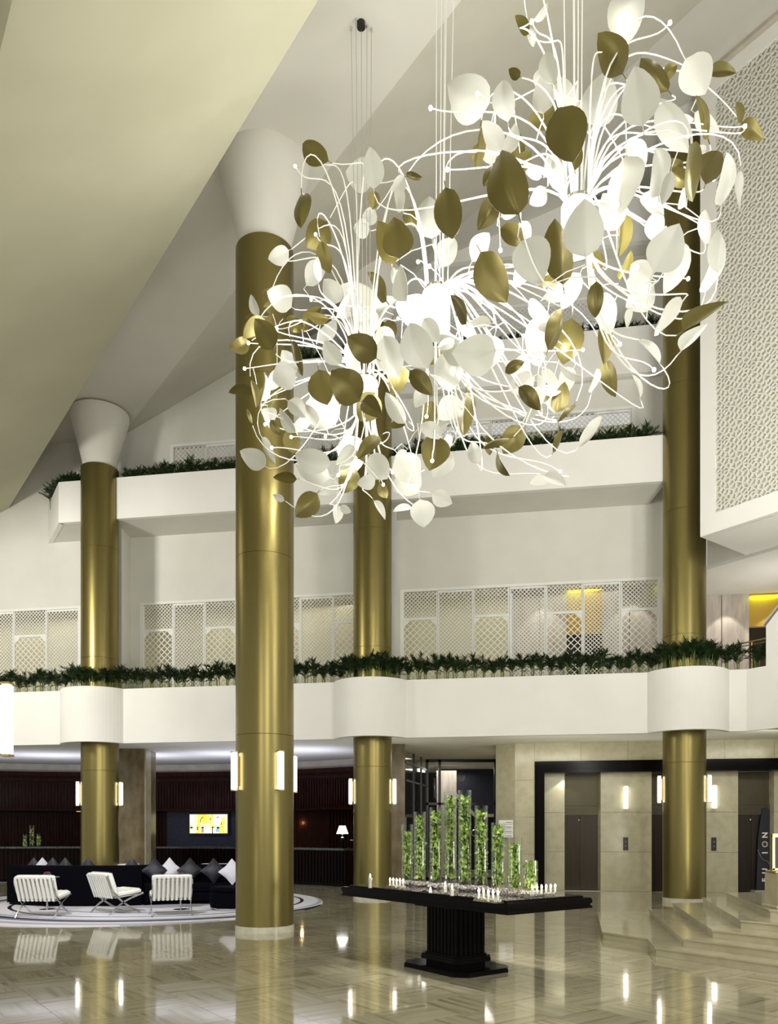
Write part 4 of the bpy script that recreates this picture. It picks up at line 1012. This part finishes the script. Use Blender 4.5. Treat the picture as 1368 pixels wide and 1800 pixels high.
for s, py in (('N', 1468), ('O', 1484), ('I', 1499), ('U', 1531), ('F', 1547)):
    text(s, .21, bn, (.02, -.006, EYE+(HY-py)/F*21.35), Euler((R(90), R(-90), 0), 'XYZ').to_matrix().to_euler() if False else (Matrix.Rotation(R(90), 3, 'Y').inverted() @ Matrix.Rotation(R(90), 3, 'X')).to_euler(), M['white'] if s != 'O' else M['beige_band'])

# brass framed notice on a stone pedestal at the right edge
pd = thing('notice_stand', 'cream pedestal with brass framed notice at the right picture edge', 'stand', (5.75, 11.1, .6), 0)
pd.location = (5.78, 11.15, .6)
obj('pedestal', MB().cham((0, 0, .25), (.62, .4, .5), .01), M['step'], pd); obj('pedestal_base', MB().cham((0, 0, .02), (.68, .46, .04), .008), M['step'], pd)
obj('brass_base', MB().cham((0, 0, .515), (.66, .3, .03), .01), M['brass'], pd)
a = MB()
for x in (-.31, .31): a.box((x, -.05, .78), (.035, .05, .5))
a.box((0, -.05, 1.03), (.66, .07, .05)); a.box((0, -.05, .55), (.66, .05, .03)); obj('frame', a, M['brass'], pd)
obj('notice_board', MB().box((0, -.04, .79), (.6, .02, .46)), M['ink'], pd); obj('paper', MB().box((.05, -.055, .79), (.42, .006, .34)), M['white'], pd)

# ------------------------------------------------------------------ hanging leaf chandeliers
def leaf_mesh(seed, bend, fold):
    r_ = random.Random(seed); nu, nv = 9, 4; vs = []; fs = []; sk = r_.uniform(-.12, .12)
    for i in range(nu+1):
        t_ = i/nu; w_ = max(.0, math.sin(math.pi*min(1, t_**.8)))**.72*.5*(1 if t_ < .98 else 0)
        for j in range(-nv, nv+1):
            v = j/nv; x = t_; y = v*w_+sk*math.sin(math.pi*t_); z = bend*math.sin(math.pi*t_*.9)+fold*abs(v)*w_+.05*math.sin(3*t_+v*2)*w_
            vs.append((x, y, z))
    m_ = 2*nv+1
    for i in range(nu):
        for j in range(m_-1): a_ = i*m_+j; fs.append((a_, a_+m_, a_+m_+1, a_+1))
    n0 = len(vs); top = [(x, y, z+.008) for x, y, z in vs]
    f2 = [tuple(reversed([q+n0 for q in f])) for f in fs]
    edge = []
    for i in range(nu): edge += [(i*m_, n0+i*m_, n0+(i+1)*m_, (i+1)*m_), (i*m_+m_-1, (i+1)*m_+m_-1, n0+(i+1)*m_+m_-1, n0+i*m_+m_-1)]
    mb = MB().add(vs+top, fs+f2+edge)
    mid = [(i/nu, sk*math.sin(math.pi*i/nu), bend*math.sin(math.pi*i/nu*.9)+.05*math.sin(3*i/nu)*0+.004) for i in range(nu)]
    mb.tube(mid, .010, 5, .004)
    mb.tube([(-.14, 0, 0), (0, 0, 0)], .016, 5)
    return mb
leafm = {}
for c_, m_ in (('w', 'leafw'), ('g', 'leafg')):
    for k in range(6):
        tmp = obj('leaf_proto', leaf_mesh(20+k, [.10, -.10, .16, -.05, .05, -.16][k], [.25, .1, -.2, .3, -.1, .15][k]), M[m_], smooth=True)
        leafm[c_, k] = tmp.data; bpy.data.objects.remove(tmp)
CL = {'A': dict(c=(612, 655), Y=10.9, hub=(643, 700), R=255, cab=[617, 626, 635, 645, 653], lab='left and lowest of the three hanging chandeliers of white and gold leaves'),
      'B': dict(c=(830, 610), Y=9.6, hub=(767, 548), R=260, cab=[768, 777, 784, 786, 801], lab='middle hanging chandelier of white and gold leaves'),
      'C': dict(c=(1060, 330), Y=8.3, hub=(1015, 400), R=310, cab=[985, 1008, 1013, 1020, 1027], lab='right and highest hanging chandelier of white and gold leaves')}
LV = """578 283 534 254 34 g|530 340 532 403 30 d|575 390 540 435 44 g|564 424 580 480 26 d|508 440 472 455 28 w|513 540 470 512 40 w|478 508 462 540 28 g|455 555 441 518 15 k|480 615 448 560 38 d|438 600 403 612 25 g|452 565 428 592 25 g|518 650 480 668 44 k|512 600 533 660 16 d|441 668 450 716 12 d|484 680 458 720 30 g|459 705 462 655 10 w|443 745 434 720 7 d|476 738 493 765 15 d|460 768 485 814 16 w|467 820 421 792 34 k|522 842 481 840 18 d|558 867 520 908 38 d|500 880 479 870 12 k|582 815 520 800 40 k|580 840 520 815 36 w|508 755 520 797 30 g|520 760 492 718 18 k|560 750 527 712 22 w|575 755 560 690 60 w|560 650 575 710 44 g|633 705 582 652 56 d|637 705 672 735 30 d|660 690 632 740 45 g|662 630 610 592 42 d|620 600 615 655 32 w|675 590 698 662 46 k|752 648 722 570 55 k|720 652 760 694 30 d|790 615 790 685 50 w|872 616 796 620 62 k|870 590 855 652 36 w|888 655 921 636 18 d|917 672 922 622 32 w|765 766 755 826 50 g|812 705 770 735 38 w|712 745 678 692 26 k|714 742 684 752 14 d|760 705 742 758 28 g|820 690 818 765 28 g|668 768 630 808 24 d|610 765 625 830 50 w|618 818 600 868 38 g|585 835 560 868 34 w|592 887 590 920 18 w|598 890 617 900 14 w|660 842 628 850 24 k|657 880 677 913 12 k|668 850 680 875 18 g|738 878 745 927 42 k|725 893 692 900 12 w|760 868 795 885 28 w|700 800 730 850 50 w|740 830 690 860 44 w|650 800 680 840 40 w|790 790 760 840 36 w|840 815 830 776 24 k|875 795 898 835 12 d|897 770 850 790 12 d|915 748 885 797 40 g|912 680 950 720 26 d|944 716 925 740 14 w|952 712 944 658 16 w|977 725 993 670 30 g|962 705 955 670 22 g|1010 710 982 745 10 d|1040 690 1048 648 14 w|1017 785 1055 732 18 w|972 795 988 757 12 g|972 838 932 850 20 w|955 836 995 855 20 k|985 640 1035 663 12 w|1065 632 1083 697 28 g|1058 572 1062 640 26 g|1052 515 1075 585 38 w|1048 495 1047 557 28 d|1005 560 990 640 50 g|963 615 985 545 28 d|960 555 932 625 52 w|930 530 970 560 24 w|845 443 890 530 56 d|915 425 950 500 64 k|990 500 975 388 50 g|1030 452 1028 352 68 k|693 465 665 388 42 g|702 455 692 380 54 d|760 420 755 350 48 w|783 330 795 415 48 d|912 377 885 272 68 d|980 190 1008 285 70 d|862 180 790 150 66 w|893 215 885 143 38 w|883 265 848 212 32 w|888 275 905 215 26 w|915 135 895 122 16 d|975 150 960 95 30 k|955 200 950 135 38 w|1005 200 985 137 42 w|1050 225 1065 128 62 w|1130 222 1115 115 64 k|1095 130 1050 57 50 g|1083 72 1125 -10 62 w|1205 104 1240 165 56 w|1243 128 1294 128 20 g|1175 160 1127 107 32 g|1165 140 1190 115 20 g|1210 265 1160 180 46 w|1180 225 1220 210 22 w|1213 255 1220 353 30 d|1158 345 1150 262 36 k|1100 275 1090 383 58 w|985 340 972 275 30 w|975 190 928 215 36 g|1240 325 1262 265 46 g|1245 245 1222 170 16 g|1268 362 1275 268 28 k|1303 300 1305 367 10 k|1305 215 1343 245 26 g|1305 215 1293 180 14 g|1150 478 1195 392 64 k|1195 420 1168 515 42 w|1148 490 1110 465 42 w|1150 500 1100 540 46 w|1110 540 1103 577 12 w|1200 583 1278 530 24 d|1197 618 1243 570 22 w|1200 530 1155 590 20 w|1262 480 1262 405 30 w|1240 515 1258 440 28 w|1240 430 1240 370 22 w|1097 370 1088 450 22 g|1090 492 1108 440 18 g|938 35 962 5 12 w|930 60 905 28 18 g|930 50 938 82 14 w|870 345 840 405 34 g|845 222 835 300 12 g|655 320 608 302 48 w|657 332 650 258 36 k|657 335 655 368 20 g|712 310 690 335 22 w|708 370 692 335 22 k|714 310 742 311 12 g|710 370 732 400 24 g|650 405 622 400 28 w|660 370 635 390 24 w|560 495 558 452 14 k|600 530 570 492 34 w|655 560 600 500 50 w|655 590 628 535 40 w|715 520 725 580 52 w|715 530 703 468 28 k|680 530 645 480 22 g|690 470 700 510 16 w|820 570 792 520 20 d|815 640 765 590 34 w|870 290 850 330 24 g|905 300 935 265 30 g|1085 405 1060 340 46 w|1010 300 1000 250 22 g|560 600 590 560 24 w|535 575 565 540 20 g|600 640 570 600 30 k|775 470 800 420 36 w|830 460 860 410 32 w|880 400 925 430 30 g|1125 700 1110 660 8 w|1160 640 1120 600 14 w|940 450 905 505 30 w|1020 480 990 540 34 w|1060 470 1035 440 24 g|700 640 690 700 36 g|745 560 770 600 30 w|690 560 670 610 26 g|960 330 930 360 28 w|1130 340 1165 380 26 w|1180 300 1165 360 22 k|1105 250 1135 290 30 w"""
BU = "519 292|556 268|555 412|490 452|473 515|547 527|487 578|532 582|437 603|430 648|473 697|466 746|478 787|512 768|572 768|645 858|674 852|595 835|757 190|787 298|838 492|836 571|935 38|1178 40|1310 222|1255 315|1168 232|905 287|1005 298|1210 490|1122 540|1146 610|1090 605|990 540|992 607|936 690|966 684|983 693|975 740|985 829|1025 615|1150 650|750 732|735 460|755 468|700 560|630 540|1243 400|1000 470|840 165|1062 180|1100 30|1155 585|1070 555|690 830|720 845|760 810|600 700|560 715|780 600|1230 400|1085 360|1120 470|880 440|660 660|920 590|700 390"
def which(x, y):
    return min(CL, key=lambda k: math.hypot(x-CL[k]['c'][0], y-CL[k]['c'][1])/CL[k]['R'])
items = {k: [] for k in CL}
for s in LV.split('|'):
    v = s.split(); b0 = (float(v[0]), float(v[1])); t0 = (float(v[2]), float(v[3])); k = which((b0[0]+t0[0])/2, (b0[1]+t0[1])/2); items[k].append((b0, t0, float(v[4]), v[5]))
r2 = random.Random(3)
for k in CL:      # the smaller leaves crowding the heart of each burst
    for q in range(26):
        a_ = r2.uniform(0, 6.28); rr = CL[k]['R']*math.sqrt(r2.random())*.72; x, y = CL[k]['c'][0]+rr*math.cos(a_), CL[k]['c'][1]+rr*math.sin(a_)*.95
        b_ = r2.uniform(0, 6.28); L_ = r2.uniform(28, 55); items[k].append(((x, y), (x+L_*math.cos(b_), y+L_*math.sin(b_)), L_*r2.uniform(.35, .7), r2.choice('wwwwwg') + '*'))
bulbs = {k: [] for k in CL}
for s in BU.split('|'): x, y = map(float, s.split()); bulbs[which(x, y)].append((x, y))
for key, c in CL.items():
    Y0 = c['Y']; hub = W(*c['hub'], Y0); ct = W(*c['c'], Y0); Rm = c['R']/F*Y0
    t = thing('leaf_chandelier', c['lab'], 'chandelier', hub)
    def local(v): return v-hub
    hr, hh = .17, .50
    obj('glass_drum', MB().lathe([(hr*.6, -hh/2), (hr, -hh/2+.03), (hr, hh/2-.03), (hr*.8, hh/2)], n=20), M['hub'], t, smooth=True)
    obj('drum_plate', MB().lathe([(0, hh/2), (hr*.85, hh/2), (hr*.85, hh/2+.03), (0, hh/2+.03)], n=24, caps=False), M['chrome'], t)
    for px in c['cab']:
        top = W(px, 0, Y0); x = top.x; yy = Y0+r2.uniform(-.12, .12); zc = ceil_h(x, yy)
        cb = obj('cable', MB().tube([local(Vector((x, yy, zc-.005))), local(Vector((x*.6+hub.x*.4, yy*.6+Y0*.4, hub.z+.28)))], .004 if key == 'A' else .006, 5), M['cable'] if key == 'A' else M['cable_w'], t)
        obj('cable_clamp', MB().cyl(local(Vector((x, yy, zc))), .018, -.05, 0, 8), M['chrome'], cb)
    cx_ = W(c['cab'][2], 0, Y0).x; obj('ceiling_rose', MB().cyl(local(Vector((cx_, Y0, ceil_h(cx_, Y0)))), .06, -.07, .02, 12), M['black_frame'], t)
    stems = []
    def depth(x, y, typ):
        r_ = min(1, math.hypot(x-c['c'][0], y-c['c'][1])/c['R']); D = Rm*math.sqrt(max(.05, 1-r_*r_))
        if typ in 'dk': return Y0-D*r2.uniform(.55, .85)
        if typ == 'b': return Y0+D*r2.uniform(-.5, .5)
        return Y0+D*r2.uniform(-.35, .8)
    def add_stem(P, outdir, up):
        a_ = math.atan2(P.y-hub.y, P.x-hub.x); top = up
        s0 = hub+Vector((hr*.7*math.cos(a_), hr*.7*math.sin(a_), hh/2 if top else -hh/2+.05))
        hd = Vector((P.x-hub.x, P.y-hub.y, 0)); L_ = (P-s0).length
        if top: c1 = s0+Vector((hd.x*.12, hd.y*.12, max(.35, (P.z-s0.z)+.45*L_*.6))); c2 = P-outdir*L_*.33+Vector((0, 0, .12*L_))
        else: c1 = s0+Vector((hd.x*.1, hd.y*.1, -max(.25, (s0.z-P.z)+.25*L_*.5))); c2 = P-outdir*L_*.33-Vector((0, 0, .10*L_))
        pts = []
        for i in range(15): u = i/14; pts.append(s0*(1-u)**3+c1*3*u*(1-u)**2+c2*3*u*u*(1-u)+P*u**3)
        stems.append(pts); obj('stem', MB().tube([local(p) for p in pts], .012, 5, .006), M['stem'], t)
    for q in range(4):
        a_ = q*1.57+.5; l = bpy.data.lights.new('chandelier_glow', 'POINT'); l.energy = 46; l.color = (1, .985, .93); l.shadow_soft_size = .12
        lo = bpy.data.objects.new('chandelier_glow', l); C.objects.link(lo); lo.parent = t; lo.location = (.62*math.cos(a_), .62*math.sin(a_), .3-.25*(q % 2))
    todo = []
    its = sorted(items[key], key=lambda q: -math.hypot(q[0][0]-c['hub'][0], q[0][1]-c['hub'][1]))
    for i, (b0, t0, wd, typ) in enumerate(its):
        small = typ.endswith('*'); tp = typ[0]
        Yl = depth((b0[0]+t0[0])/2, (b0[1]+t0[1])/2, tp); P = W(*b0, Yl); Q = W(*t0, Yl+r2.uniform(-.12, .12)); ax = (Q-P)
        ln_ = ax.length; ax.normalize(); view = (P-Vector((0, 0, EYE))).normalized()
        side = ax.cross(view).normalized(); nrm = side.cross(ax).normalized()
        wm = wd/F*Yl; true = max(wm, ln_*.5); roll = math.acos(min(1, wm/true))*(1 if i % 2 else -1)
        sd = (side*math.cos(roll)+nrm*math.sin(roll)).normalized(); nn_ = ax.cross(sd).normalized()
        m4 = Matrix((ax, sd, nn_)).transposed().to_4x4(); m4.translation = P-hub
        o = bpy.data.objects.new('leaf', leafm['g' if tp in 'dg' else 'w', i % 6]); C.objects.link(o); o.parent = t
        o.matrix_basis = m4 @ Matrix.Diagonal((ln_*1.02, true*1.04, ln_, 1))
        base = P-ax*ln_*.13
        if not small and (i < len(its)*.42 or i % 4 == 0): add_stem(base, ax, (base.z > hub.z-.35) or r2.random() < .4)
        else: todo.append(base)
    for x, y in bulbs[key]:
        Pb = W(x, y, depth(x, y, 'b')); 
        obj('bulb', MB().lathe([(.004, -.022), (.016, -.014), (.021, 0), (.016, .014), (.004, .022)], local(Pb), 8), M['bulb'], t, smooth=True)
        if math.hypot(x-c['hub'][0], y-c['hub'][1]) > .45*c['R'] and len(stems) < 60: add_stem(Pb, (Pb-hub).normalized(), Pb.z > hub.z-.2)
        else: todo.append(Pb)
    for P in todo:
        best = min(((p-P).length, i, j) for i, s in enumerate(stems) for j, p in enumerate(s)); q = stems[best[1]][best[2]]
        if best[0] < .015: continue
        midp = (P+q)/2+Vector((0, 0, .08*best[0]))
        obj('twig', MB().tube([local(q), local(midp), local(P)], .006, 4), M['stem'], t)
print('OBJECTS', len(bpy.data.objects), 'tris~', sum(len(o.data.polygons)*2 for o in bpy.data.objects if o.type == 'MESH'))
